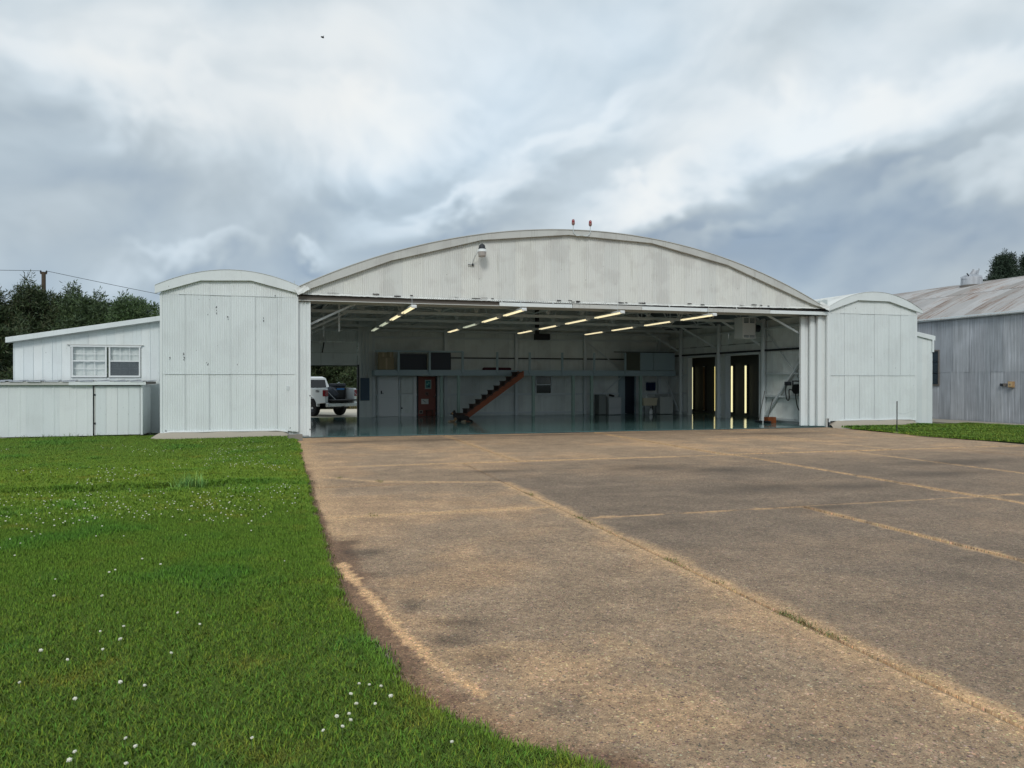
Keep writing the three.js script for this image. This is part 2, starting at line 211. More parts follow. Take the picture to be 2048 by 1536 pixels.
function stain(x, z) {
  const n1 = fbm(x * 0.32 + 4, z * 0.32, 4), n2 = fbm(x * 1.4, z * 1.4 + 7, 4), n3 = noise(x * 9, z * 9), sweep = fbm(x * 0.5 + 30, z * 2.4, 4);
  let k = 1.06 + 0.14 * smooth(-15.5, -18, z + 0.6 * n1) + 0.30 * n1 + 0.26 * n2 + 0.13 * n3 + 0.20 * sweep + 0.16 * fbm(x * 4.5, z * 4.5, 3), c = [k, k, k];
  const grey = smooth(3.5, 4.1, x + 0.3 * n2) * smooth(-18, -13, z) ; c = [c[0] * lerp(1.05, 0.72, grey), c[1] * lerp(1.03, 0.735, grey), c[2] * lerp(0.99, 0.76, grey)];
  const tan = smooth(-0.05, 0.35, n1 + 0.6 * fbm(x * 0.9 + 50, z * 0.9, 3) + 0.25 * smooth(2.6, 0.8, x)) * (1 - 0.6 * grey); c = [c[0] * (1 + 0.22 * tan), c[1] * (1 + 0.14 * tan), c[2] * (1 + 0.04 * tan)];
  const sand = (a) => { c = [lerp(c[0], 1.8, a), lerp(c[1], 1.64, a), lerp(c[2], 1.36, a)]; };
  const trail = (a) => { c = [lerp(c[0], 2.2, a), lerp(c[1], 1.9, a), lerp(c[2], 1.5, a)]; };
  for (const s of joints) { const d = segDist(x, z, s); if (d < 0.5) sand((1.05 + 0.5 * n2) * smooth(s[4] * 1.7, s[4] * 0.35, d + 0.10 * n2 + 0.04 * n3 + 0.12 * fbm(x * 3, z * 3, 4))); }
  const d = x - edgeLine(z);
  if (d < 1.4) { const mud = smooth(0.34, 0.16, d * (z > -9 ? 0.82 : 2.4) + 0.12 * n2 + 0.05 * n3) * smooth(-24, -20, z); c = [lerp(c[0], 0.66, 0.85 * mud), lerp(c[1], 0.52, 0.85 * mud), lerp(c[2], 0.44, 0.85 * mud)];
    if (z < -9.3) sand(0.75 * smooth(0.6, 0.12, d + 0.3 * n2) * (1 - mud)); }
  for (const [a, b, sx, sz] of wetSpots) { const q = Math.exp(-(((x - a + 0.12 * n2) / sx) ** 2) - (((z - b + 0.1 * n2) / sz) ** 2)) * (0.8 + 0.5 * n2 + 0.2 * n3), f = 1 - 0.58 * clamp(q); c = c.map((v) => v * f); }
  if (x < 1.6 && z > -8.6) { let m = 9; for (let i = 1; i < sandTrail.length; i++) m = Math.min(m, segDist(x, z, [...sandTrail[i - 1], ...sandTrail[i]])); trail(smooth(0.06, 0.038, m + 0.05 * n2 + 0.03 * n3 + 0.03 * noise(x * 25, z * 25))); }
  if (z > -5.2 && x < 2.4) sand(0.35 * smooth(0.1, 0.4, fbm(x * 2.2 + 3, z * 2.2, 4) + 0.25));
  return c.map((v) => clamp(v, 0.3, 2.3));
}
const apron = new THREE.Group(); apron.name = 'concrete_apron'; apron.userData.kind = 'structure'; scene.add(apron);
{
  const r = rng(5), rects = [];
  const xsFar = [0.0, 5.02, 10.42, 15.4, 20.3]; for (let i = 0; i < 4; i++) rects.push([xsFar[i], xsFar[i + 1], -25.44, -16.75]);
  rects.push([0.0, 3.76, -16.75, -13.6], [0.0, 3.76, -13.6, -10.57], [0.0, 3.76, -10.57, 7], [3.76, 10.58, -16.75, -9.62], [3.76, 7.24, -9.62, 7], [7.24, 10.58, -9.62, 7]);
  for (const [a, b] of [[10.58, 14], [14, 17.2], [17.2, 20.3]]) rects.push([a, b, -16.75, -9.62], [a, b, -9.62, 7]);
  for (const [x0, x1, z0, z1] of rects) {
    const st = z1 > -11 && x0 < 1 ? 0.034 : z1 > -11 && x0 < 8 ? 0.085 : z1 > -17 && x0 < 12 ? 0.13 : 0.2, nx = Math.ceil((x1 - x0) / st), nz = Math.ceil((z1 - z0) / st), dy = (r() - 0.5) * 0.012, tx = (r() - 0.5) * 0.003, tz = (r() - 0.5) * 0.003, gap = 0.019;
    const pos = [], uv = [], cl = [], idx = [];
    for (let j = -1; j <= nz + 1; j++) for (let i = -1; i <= nx + 1; i++) {
      const ii = clamp(i, 0, nx), jj = clamp(j, 0, nz), skirt = i < 0 || j < 0 || i > nx || j > nz;
      let x = lerp(x0 + gap, x1 - gap, ii / nx), z = lerp(z0 + gap, z1 - gap, jj / nz);
      if (ii === 0) x += 0.008 * Math.max(0, noise(z * 5, x0)); if (ii === nx) x -= 0.008 * Math.max(0, noise(z * 5, x0 + 9));
      const edge = Math.min(ii, nx - ii, jj, nz - jj) === 0 ? -0.004 : 0;
      pos.push(x, skirt ? -0.07 : 0 + dy + tx * (x - x0) + tz * (z - z0) + edge, z); uv.push(x, z); cl.push(...stain(x, z));
    }
    const w = nx + 3; for (let j = 0; j < nz + 2; j++) for (let i = 0; i < nx + 2; i++) { const a = j * w + i, b = a + 1, c = a + w, d = c + 1; idx.push(a, c, b, b, c, d); }
    const g = new THREE.BufferGeometry(); g.setAttribute('position', new THREE.Float32BufferAttribute(pos, 3)); g.setAttribute('uv', new THREE.Float32BufferAttribute(uv, 2)); g.setAttribute('color', new THREE.Float32BufferAttribute(cl, 3)); g.setIndex(idx); g.computeVertexNormals();
    part('slab', g, CON, apron);
  }
  const sandMat = std([78, 64, 48], 0.95, { bumpMap: T.rough, bumpScale: 0.02 });
  part('joint_bed', (() => { const g = new THREE.PlaneGeometry(20.4, 32.6, 1, 1); g.rotateX(-Math.PI / 2); return g.translate(10.2, -0.036, -9.2); })(), sandMat, apron);
}
// path beside the grey building, and the yard behind the hangar
structure('path', bx(27.3, 29.5, -0.1, 0.012, -46, 4), std([158, 150, 136], 0.9, { bumpMap: T.rough, bumpScale: 0.006 }));
structure('rear_yard', bx(-8, 9, -0.1, 0.0, -50, -38.62), std([196, 186, 168], 0.9, { bumpMap: T.rough, bumpScale: 0.006 }));

// ---------- lawn ----------
const lawn = new THREE.Group(); lawn.name = 'lawn'; lawn.userData.kind = 'structure'; scene.add(lawn);
function lawnSheet(z0, z1, nz, nx, left, right) {
  const pos = [], uv = [], idx = [];
  for (let j = 0; j <= nz; j++) for (let i = 0; i <= nx; i++) { const z = lerp(z0, z1, j / nz), t = i / nx, R = right(z), L = left(z), x = lerp(L, R, t), e = i === nx ? -0.05 : 0; pos.push(x + (i === nx ? 0.02 : 0), e < 0 ? -0.03 : lawnHeight(x, z) * smooth(0, 0.12, R - x + 0.02), z); uv.push(x, z); }
  for (let j = 0; j < nz; j++) for (let i = 0; i < nx; i++) { const a = j * (nx + 1) + i, b = a + 1, c = a + nx + 1, d = c + 1; idx.push(a, b, c, b, d, c); }
  const g = new THREE.BufferGeometry(); g.setAttribute('position', new THREE.Float32BufferAttribute(pos, 3)); g.setAttribute('uv', new THREE.Float32BufferAttribute(uv, 2)); g.setIndex(idx); g.computeVertexNormals(); return g;
}
part('turf', lawnSheet(8, -25.1, 330, 90, () => -16, lawnEdge), soilMat, lawn);
part('turf', lawnSheet(-25.1, -34, 60, 40, () => -16, (z) => z > -26.75 ? -4.2 : -4.0), soilMat, lawn);
const rightEdge = poly([[-25.3, 25.6], [-24.95, 23.4], [-24.62, 20.45], [-22, 20.2], [-20, 19.85], [-17.3, 20.5], [-12, 20.2], [6, 20.2]]);
{ const g = lawnSheet(6, -25.3, 200, 40, (z) => 27.35, (z) => rightEdge(z)); g.index.array.forEach((v, i, a) => { if (i % 3 === 1) { const t = a[i]; a[i] = a[i + 1]; a[i + 1] = t; } }); g.computeVertexNormals(); part('turf', g, soilMat, lawn); }

// a tuft of mown grass: eight bent blades, each of one tint
function tuft(seed, blades, hMin, hMax, width, spread) {
  const r = rng(seed), pos = [], cl = [], nm = [];
  for (let b = 0; b < blades; b++) {
    const a = r() * 6.283, d = spread * Math.sqrt(r()), x = Math.cos(a) * d, z = Math.sin(a) * d, h = lerp(hMin, hMax, r()), f = r() * 6.283, lean = 0.15 + 0.85 * r(), w = width * (0.7 + 0.6 * r()), cx = Math.cos(f), cz = Math.sin(f), t = r(), c = t < 0.10 ? [1.9, 1.4, 1.5] : ((q) => [q * (0.8 + 0.4 * r()), q, q * (0.7 + 0.6 * r())])(0.4 + 1.2 * r());
    const P = (k, s) => { const o = lean * h * k * k, y = h * k * (1 - 0.28 * lean * k); return [x + cx * o - cz * w * s, y, z + cz * o + cx * w * s]; };
    const q = [P(0, -0.5), P(0, 0.5), P(0.55, -0.45), P(0.55, 0.45), P(1, 0)], tri = [0, 1, 3, 0, 3, 2, 2, 3, 4];
    for (const i of tri) { pos.push(...q[i]); cl.push(...c); nm.push(cx * -0.5, 0.8, cz * -0.5); }
  }
  for (let k = 0; k < 3; k++) { let m = 0; for (let i = k; i < cl.length; i += 3) m += cl[i]; m /= cl.length / 3; for (let i = k; i < cl.length; i += 3) cl[i] /= m; }
  const g = new THREE.BufferGeometry(); g.setAttribute('position', new THREE.Float32BufferAttribute(pos, 3)); g.setAttribute('color', new THREE.Float32BufferAttribute(cl, 3)); g.computeVertexNormals(); return g;
}
const grassMat = new THREE.MeshStandardMaterial({ color: 0xffffff, vertexColors: true, roughness: 0.92, side: THREE.DoubleSide });
const inView = (x, z) => { const c = 0.9599, s = 0.2802, f = -z * c + x * s, l = x * c + z * s; return f > 1.2 && Math.abs(l) < 0.68 * f + 1.6; };
function grass(name, count, zr, geo, hue, place) {
  const r = rng(count + 3), m = new THREE.InstancedMesh(geo, grassMat, count), d = new THREE.Object3D(), c = new THREE.Color(); let n = 0, tries = 0;
  while (n < count && tries++ < count * 20) {
    const p = place(r); if (!p) continue; const [x, z] = p;
    const a = fbm(x * 0.55 + 8, z * 0.55, 3), b = fbm(x * 2.2, z * 2.2 + 5, 3), dry = smooth(0.12, 0.6, b + 0.5 * a + 0.25 * (r() - 0.5)), lush = smooth(0.05, 0.5, -a + 0.4 * b);
    d.position.set(x, lawnHeight(x, z) - 0.006, z); d.rotation.set(0, r() * 6.283, 0); const s = (0.75 + 0.5 * r()) * (1 + 0.45 * lush - 0.2 * dry) * (p[2] ?? 1); d.scale.set(s, s * (0.85 + 0.4 * r()), s); d.updateMatrix(); m.setMatrixAt(n, d.matrix);
    const k = 0.85 + 0.3 * r(); c.setRGB(hue[0] * k * (1 + 0.6 * dry - 0.3 * lush), hue[1] * k * (1 + 0.12 * dry - 0.06 * lush), hue[2] * k * (1 + 0.4 * dry)); m.setColorAt(n, c); n++;
  }
  m.count = n; m.name = name; m.castShadow = m.receiveShadow = true; m.userData.kind = 'stuff'; lawn.add(m); return m;
}
const onLawn = (z0, z1) => (r) => { const z = lerp(z0, z1, r()), L = 0.40 * z - 3.2, R = lawnEdge(z) - 0.045; const x = lerp(Math.max(L, -13), R, r()); const k = Math.min(z0 > -2 ? 1 : (z0 - z) / 3, z1 < -26 ? 1 : (z - z1) / 3); return inView(x, z) && r() < k ? [x, z] : null; };
const HUE = [0.122, 0.212, 0.018];
grass('grass', 60000, 0, tuft(31, 9, 0.024, 0.055, 0.0058, 0.042), HUE, onLawn(-1.6, -8.5));
grass('grass', 75000, 0, tuft(32, 10, 0.024, 0.056, 0.006, 0.055), HUE, onLawn(-5, -15));
grass('grass', 80000, 0, tuft(33, 11, 0.03, 0.07, 0.009, 0.08), HUE, onLawn(-10.5, -22));
grass('grass', 80000, 0, tuft(34, 12, 0.03, 0.075, 0.013, 0.12), HUE, onLawn(-16.5, -26.6));
grass('grass', 3600, 0, tuft(35, 9, 0.03, 0.07, 0.006, 0.05), HUE, (r) => { const z = lerp(-24.3, -3.0, Math.pow(r(), 0.6)); return [lawnEdge(z) - 0.06 + 0.15 * (r() * r() - 0.35), z, 0.8]; });
grass('grass', 26000, 0, tuft(36, 12, 0.03, 0.08, 0.014, 0.12), HUE, (r) => { const z = lerp(-25.2, -14, r()), L = rightEdge(z); return [lerp(L, 27.4, r()), z]; });
grass('tall_grass', 22, 0, tuft(37, 16, 0.12, 0.3, 0.008, 0.10), [0.24, 0.36, 0.08], (r) => [lerp(-1.75, -1.35, r()), -13.72 - 0.12 * r(), 0.9]);
grass('tall_grass', 90, 0, tuft(38, 12, 0.05, 0.12, 0.008, 0.06), [0.13, 0.2, 0.05], (r) => [lerp(-4.3, 0.3, r()), -25.15 - 0.04 * r(), 0.9]);
grass('tall_grass', 70, 0, tuft(39, 12, 0.05, 0.14, 0.008, 0.06), [0.13, 0.2, 0.05], (r) => [lerp(-9, -4.3, r()), -26.72 + 0.05 * r(), 0.9]);
grass('dead_grass', 2600, 0, tuft(40, 8, 0.015, 0.05, 0.005, 0.05), [0.22, 0.17, 0.10], (r) => { const z = lerp(-24.3, -2.6, Math.pow(r(), 0.6)); return [lawnEdge(z) - 0.01 + 0.13 * (r() * r() - 0.25), z, 0.7]; });
grass('dead_grass', 260, 0, tuft(42, 9, 0.02, 0.07, 0.008, 0.07), [0.15, 0.115, 0.075], (r) => [lerp(-3.1, -0.7, r()), -13.66 - 0.1 * r() + 0.06 * noise(r() * 3, 1), 0.9]);
// weeds rooted in the joints
{ const r = rng(77), spots = [[3.76, -9.55, 0.3, 24], [3.76, -11.9, 0.14, 8], [3.76, -7.05, 0.16, 8], [3.77, -5.05, 0.24, 26], [3.76, -4.7, 0.12, 6], [1.62, -14.2, 0.2, 16], [1.1, -10.57, 0.2, 8], [3.76, -6, 1, 6], [3.76, -8.2, 1, 6], [0.95, -14.9, 0.15, 8]], geo = tuft(51, 9, 0.02, 0.06, 0.006, 0.05);
  const total = spots.reduce((a, s) => a + s[3], 0), m = new THREE.InstancedMesh(geo, grassMat, total), d = new THREE.Object3D(), c = new THREE.Color(); let n = 0;
  for (const [x, z, s, k] of spots) for (let i = 0; i < k; i++) { const along = (r() - 0.5) * 2 * s, across = (r() - 0.5) * 0.07; d.position.set(x + across, -0.008, z + along); d.rotation.y = r() * 6; const q = 0.5 + 0.7 * r(); d.scale.set(q, q * 0.8, q); d.updateMatrix(); m.setMatrixAt(n, d.matrix); const t = r(); c.setRGB(lerp(0.12, 0.3, t), lerp(0.15, 0.24, t), lerp(0.04, 0.1, t)); m.setColorAt(n++, c); }
  m.name = 'joint_weeds'; m.userData.kind = 'stuff'; m.castShadow = m.receiveShadow = true; apron.add(m); }
// clover: the near blossoms one by one, the far ones as a mass
const cloverMat = std([220, 218, 200], 0.9), stemMat = std(new THREE.Color(0.09, 0.16, 0.04), 0.7);
const cloverHead = (() => { const g = new THREE.IcosahedronGeometry(0.0108, 2), p = g.attributes.position, r = rng(8); for (let i = 0; i < p.count; i++) { const k = 1 + 0.5 * noise(p.getX(i) * 230 + 3, p.getZ(i) * 230 + p.getY(i) * 190); p.setXYZ(i, p.getX(i) * k, p.getY(i) * k * 0.72, p.getZ(i) * k); } g.computeVertexNormals(); return g; })();
const cloverStem = rod([0, 0, 0], [0.004, 0.075, 0], 0.0016, 0.0013, 5);
const nearClover = [[-1.48, -5.02], [-1.12, -4.69], [-0.93, -4.87], [-0.78, -4.78], [-0.43, -3.94], [-0.71, -3.84], [-0.96, -4.03], [-0.96, -3.95], [-0.76, -4.1], [-0.7, -4.0], [-0.71, -5.3], [-1.24, -5.86], [-1.15, -5.49], [-1.08, -5.67], [-1.31, -5.34], [-1.52, -5.56], [0.33, -4.32], [0.39, -4.43], [0.44, -4.41], [0.51, -4.38], [0.35, -4.2], [0.45, -4.17], [0.31, -4.08], [0.31, -4.0], [0.24, -4.06], [0.26, -3.94], [0.17, -3.93], [-0.17, -3.92], [0.76, -3.63], [0.54, -4.25], [-1.44, -6.86], [-1.81, -6.96], [-0.6, -5.86], [-0.79, -6.19], [-1.11, -5.94]];
{
  const r = rng(12);
  for (const [x, z] of nearClover) {
    const c = thing('clover_blossom', 'round white clover blossom on a thin stem in the near grass', 'flower', [x, lawnHeight(x, z), z], r() * 6, 'white clover blossoms in the near grass'); part('stem', cloverStem, stemMat, c); const h = part('blossom', cloverHead, cloverMat, c); h.position.set(0.004, 0.078, 0); h.rotation.set(r() - 0.5, r() * 6, r() - 0.5); h.scale.setScalar(0.7 + 0.45 * r()); }
  const N = 850, m = new THREE.InstancedMesh(cloverHead, cloverMat, N), d = new THREE.Object3D(); let n = 0;
  while (n < N) { const z = lerp(-7.6, -23.5, r()), x = lerp(0.4 * z - 2, lawnEdge(z) - 0.15, r()), den = smooth(0.0, 0.5, fbm(x * 0.5 + 3, z * 0.4, 3) + 0.5 * Math.exp(-(((z + 12.4) / 1.5) ** 2)) + 0.42 * Math.exp(-(((z + 18.5) / 1.6) ** 2) - ((x + 0.9) / 1.4) ** 2)) + 0.03; if (r() > den) continue; const s = 0.5 + 0.45 * r(); d.position.set(x, lawnHeight(x, z) + 0.055 + 0.02 * r(), z); d.scale.setScalar(s); d.updateMatrix(); m.setMatrixAt(n++, d.matrix); }
  m.name = 'clover_blossoms'; m.userData.kind = 'stuff'; m.castShadow = m.receiveShadow = true; lawn.add(m);
}

// ================= THE HANGAR =================
const hangar = thing('aircraft_hangar', 'large white corrugated hangar with arched gable, two door towers and a wide open front', 'hangar');
const FZ = -25.4, BZ = -38.4;
const R0 = 21.65, roofY = (x) => 7.1 - (R0 - Math.sqrt(R0 * R0 - (x - 10.05) ** 2));
const pick = (arr, i) => arr[(i * 7 + (i >> 1) * 3) % arr.length];
let sheetNo = 0;
// a run of corrugated sheets between a and b; `put` turns/moves each finished sheet into place
function sheets(parent, a, b, yb, yt, mats, { width = 0.66, put = null, opt = {}, jitter = 0.004, lap = 0.02, name = 'sheet' } = {}) {
  const n = Math.max(1, Math.round((b - a) / width));
  for (let i = 0; i < n; i++) { const x0 = lerp(a, b, i / n) - (i ? lap : 0), x1 = lerp(a, b, (i + 1) / n) + (i < n - 1 ? lap : 0), g = sheet(x0, x1, yb, yt, opt), k = sheetNo++; g.translate(0, 0, jitter * ((k % 2) ? 1 : -1)); if (put) put(g, i); part(name, g, pick(mats, k), parent); }
}
// gable wall
{
  const inner = [[0.42, 4.66], [0.66, 4.74], [3.29, 5.77], [6.32, 6.59], [9.45, 6.93], [12.63, 6.80], [15.76, 6.14], [19.48, 4.78], [19.9, 4.66]], top = poly(inner);
  const bottom = (x) => poly([[0.3, 4.585], [4, 4.56], [8.8, 4.55], [14, 4.575], [20.1, 4.64]])(x) + 0.010 * noise(x * 3, 2) + 0.006 * noise(x * 11, 5);
  const wall = sub('gable_wall', hangar);
  sheets(wall, 0.42, 19.9, bottom, (x) => Math.max(bottom(x) + 0.03, top(x) + 0.1), M.gable, { opt: { amp: 0.007 }, put: (g) => g.translate(0, 0, FZ) });
  const lip = sub('gable_lip', hangar);   // bent-out foot of the gable sheets, patched with tar
  for (let i = 0; i < 12; i++) { const x0 = lerp(0.36, 20.05, i / 12), x1 = lerp(0.36, 20.05, (i + 1) / 12), g = sheet(x0, x1, (x) => bottom(x) - 0.015, (x) => bottom(x) + 0.045 + 0.02 * noise(x * 2, 9), {}); const p = g.attributes.position; for (let k = 0; k < p.count; k++) { const low = p.getY(k) < bottom(p.getX(k)); p.setZ(k, p.getZ(k) + FZ + (low ? 0.075 : 0.018)); } g.computeVertexNormals(); part('sheet_foot', g, pick(M.gable, i), lip); }
  { const r = rng(4); for (let i = 0; i < 26; i++) { const x = i < 18 ? 0.6 + r() * 12 : 12 + r() * 7.8, w = 0.06 + r() * 0.4 * r(), y = bottom(x), h = 0.012 + 0.03 * r(), g = new THREE.PlaneGeometry(w, h, 6, 1), p = g.attributes.position; for (let k = 0; k < p.count; k++) p.setY(k, p.getY(k) + 0.012 * noise(k * 1.7 + i, i)); g.rotateX(-0.35); g.translate(x, y + 0.035 + 0.05 * r(), FZ + 0.072); part('tar_patch', g, M.tar, lip); } }
  // arched fascia in six lengths, straight below, curved above
  const fascia = sub('arch_fascia', hangar), P = [[0.40, 4.62], ...inner.slice(1, 8), [20.05, 4.62]];
  for (let i = 0; i < P.length - 1; i++) {
    const [a, b] = [P[i], P[i + 1]], pts = [[a[0] + 0.004, a[1]], [b[0] - 0.004, b[1]]]; const n = 14; for (let k = 0; k <= n; k++) { const x = lerp(b[0] - 0.004, a[0] + 0.004, k / n); pts.push([x, Math.max(poly([a, b])(x) + 0.03, roofY(x))]); }
    const g = prism(pts, 0.10, 0.004); g.translate(0, 0, FZ + 0.03); const m = part('fascia_board', g, M.trim, fascia); m.position.z = 0.004 * (i % 2);
  }
  const strip = []; for (let k = 0; k <= 60; k++) strip.push(lerp(0.36, 20.0, k / 60));
  const roofEdge = []; for (let k = 0; k < 60; k++) roofEdge.push(beam([strip[k], roofY(strip[k]) + 0.012, FZ + 0.06], [strip[k + 1], roofY(strip[k + 1]) + 0.012, FZ + 0.06], 0.2, 0.022));
  part('roof_edge', roofEdge, M.trim, fascia);
  // flashing crumpled at the two feet of the arch
  for (const [x, s] of [[0.45, 1], [20.0, -1]]) { const g = new THREE.PlaneGeometry(0.42, 0.24, 8, 5), p = g.attributes.position; for (let k = 0; k < p.count; k++) p.setZ(k, 0.05 * noise(p.getX(k) * 9 + x, p.getY(k) * 11)); g.rotateZ(s * 0.5); g.rotateX(-0.4); g.translate(x, 4.72, FZ + 0.17); g.computeVertexNormals(); part('flashing', g, M.gable[1], hangar); }
  // header: old beam, black gap above it, white door track
  part('header_beam', rbx(0.30, 20.28, 4.40, 4.545, FZ - 0.20, FZ - 0.03), M.weathered, hangar, 'weathered grey header beam over the opening');
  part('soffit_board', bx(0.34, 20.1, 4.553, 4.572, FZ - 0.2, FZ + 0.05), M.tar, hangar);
  part('track_lip', rbx(0.30, 6.95, 4.375, 4.402, FZ - 0.10, FZ + 0.012, 0.008), M.trim, hangar);
  const rail = sub('door_track', hangar);
  for (let i = 0; i < 5; i++) part('rail_cover', rbx(6.95 + i * 2.67 + 0.008, 6.95 + (i + 1) * 2.67 - 0.008, 4.375, 4.508 + (i % 2) * 0.012, FZ - 0.02, FZ + 0.055, 0.012), i % 2 ? M.trim : M.trimWhite, rail);
  for (const x of [7.05, 8.9, 13.4, 16.2]) part('bracket', beam([x, 4.50, FZ + 0.06], [x - 0.05, 4.57, FZ + 0.07], 0.02, 0.03), M.trimWhite, rail);
}
// door towers
const lapGrey = std([168, 174, 176], 0.9);
function tower(label, x0, x1, outer, inn, seams, foot) {
  const t = sub('door_tower', hangar); t.userData.label = label;
  const top = poly(inn), z = FZ, lap = 2.05;
  // front: lower and upper sheets with the horizontal lap between
  const cols = [x0, ...seams, x1];
  for (let i = 0; i < cols.length - 1; i++) for (const [yb, yt, dz] of [[(x) => 0.19 + foot(x), () => lap + 0.02, 0], [() => lap - 0.02, (x) => Math.min(4.5, top(x) + 0.05), 0.008], [() => 4.47, (x) => Math.max(4.48, top(x) + 0.06), 0.014]]) {
    const g = sheet(cols[i] - (i ? 0.01 : 0), cols[i + 1], yb, yt, { amp: 0.0055 }); g.translate(0, 0, z + dz + 0.008 * (i % 2)); part('sheet', g, pick(M.paint, sheetNo++), t);
  }
  // thin darker strips along the sheet laps
  for (const x of seams) for (const [a, b] of [[0.32, lap], [lap, 4.45]]) if ((Math.round(x * 37 + a * 11) % 3) !== 0) part('lap_strip', bx(x - 0.013, x - 0.008, a, b, z + 0.01, z + 0.0215), lapGrey, t);
  part('lap_strip', bx(x0 + 0.1, x1 - 0.1, lap - 0.025, lap - 0.019, z + 0.01, z + 0.0225), lapGrey, t); part('lap_strip', bx(x0 + 0.5, x1 - 0.4, 4.462, 4.469, z + 0.01, z + 0.0255), lapGrey, t);
  for (const x of [x0 + 0.0, x1 - 0.0]) part('corner_trim', rbx(x - 0.035, x + 0.035, 0.2, 4.5, z - 0.06, z + 0.022, 0.006), M.trimWhite, t);
  // sides, running back
  for (const x of [x0 + 0.01, x1 - 0.01]) for (let k = 0; k < 5; k++) { const g = sheet(0.68 * k, 0.68 * (k + 1) + 0.01, 0.1, 4.62, { amp: 0.008 }); g.rotateY(Math.PI / 2); g.translate(x, 0, z - 0.02); part('side_sheet', g, pick(M.paint, k), t); }
  // roof: shallow barrel of sheets, and its fascia in three lengths
  const oc = poly(outer), arc = (x) => { const c = (outer[0][0] + outer[outer.length - 1][0]) / 2, w = (outer[outer.length - 1][0] - outer[0][0]) / 2, k = (x - c) / w; return lerp(outer[0][1], outer[outer.length - 1][1], (k + 1) / 2) + (outer[1][1] - (outer[0][1] + outer[outer.length - 1][1]) / 2) * (1 - k * k); };
  const xa = outer[0][0], xb = outer[outer.length - 1][0];
  for (let k = 0; k < 5; k++) { const pos = [], uv = [], idx = [], n = 24, zs = 44; for (let j = 0; j <= zs; j++) for (let i = 0; i <= n; i++) { const x = lerp(xa, xb, i / n), zz = z + 0.14 - (k + j / zs) * 0.75; pos.push(x, arc(x) + 0.012 + 0.008 * Math.sin(zz / 0.068 * 6.283) + 0.003 * k, zz); uv.push(zz, x); } for (let j = 0; j < zs; j++) for (let i = 0; i < n; i++) { const a = j * (n + 1) + i; idx.push(a, a + 1, a + n + 2, a, a + n + 2, a + n + 1); } const g = new THREE.BufferGeometry(); g.setAttribute('position', new THREE.Float32BufferAttribute(pos, 3)); g.setAttribute('uv', new THREE.Float32BufferAttribute(uv, 2)); g.setIndex(idx); g.computeVertexNormals(); part('roof_sheet', g, pick(M.gable, k), t); }
  for (let i = 0; i < inn.length - 1; i++) { const a = inn[i].slice(), b = inn[i + 1].slice(); if (!i) a[0] = xa; if (i === inn.length - 2) b[0] = xb; const pts = [[a[0] + 0.003, a[1]], [b[0] - 0.003, b[1]]], n = 12; for (let k = 0; k <= n; k++) { const x = lerp(b[0] - 0.003, a[0] + 0.003, k / n); pts.push([x, arc(x)]); } const g = prism(pts, 0.07, 0.004); g.translate(0, 0, z + 0.05); part('fascia_board', g, M.trimWhite, t); }
  // ceiling batten behind the fascia and back wall close the pocket
  part('back_wall', bx(x0 + 0.03, x1 - 0.03, 0.05, 4.6, z - 3.42, z - 3.36), M.inner[0], t);
  return t;
}
const footL = (x) => 0.07 + 0.02 * Math.sin((x + 3.7) / 4 * 3.1) + 0.05 * smooth(0.1, 0.6, x + 0.35) * -1;
tower('broad white door tower with grey paint flakes left of the opening', -3.68, 0.30, [[-3.84, 4.70], [-1.75, 5.25], [0.41, 4.79]], [[-3.72, 4.47], [-2.55, 4.90], [-1.09, 4.95], [0.34, 4.58]], [-2.98, -2.3, -1.68, -0.95, -0.3], (x) => footL(x));
tower('narrower clean white door tower right of the opening', 20.34, 24.52, [[20.25, 4.72], [22.2, 5.34], [24.72, 4.66]], [[20.33, 4.55], [21.6, 5.0], [23.1, 4.99], [24.6, 4.55]], [21.05, 21.77, 22.47, 23.17, 23.75], (x) => 0.05 + 0.03 * Math.sin((x - 20.3) * 0.8));
// flaked paint on the left tower: bare dark iron shows
{
  const r = rng(19), spots = [[-2.1, 3.98, 0.02, 0.14, 4], [-3.42, 2.52, 0.025, 0.05, 2], [-3.06, 2.55, 0.03, 0.1, 3], [-2.36, 2.33, 0.03, 0.07, 3], [-1.78, 3.72, 0.015, 0.09, 2], [-0.72, 3.75, 0.02, 0.05, 2], [0.66 - 0.6, 0.33, 0.03, 0.03, 2], [-3.55, 0.28, 0.04, 0.05, 3], [-2.35, 3.85, 0.015, 0.03, 1], [-0.4, 4.5, 0.03, 0.03, 1]], g = [];
  for (const [x, y, sx, sy, n] of spots) for (let i = 0; i < n; i++) { const s = new THREE.Shape(), a0 = r() * 6, w = 0.008 + 0.011 * r(), h = w * (1.2 + 2.6 * r()); for (let k = 0; k < 8; k++) { const a = k / 8 * 6.283, q = 0.55 + 0.6 * r(); s[k ? 'lineTo' : 'moveTo'](Math.cos(a) * w * q, Math.sin(a) * h * q); } const p = new THREE.ShapeGeometry(s); p.translate(x + (r() - 0.5) * sx * 2, y + (r() - 0.5) * sy * 2, FZ + 0.0235); g.push(p); }
  part('bare_patch', g, std([84, 86, 92], 0.8), hangar);
  part('outlet_cover', rbx(-0.03, 0.05, 1.53, 1.66, FZ + 0.008, FZ + 0.028, 0.006), M.steel, hangar);
}
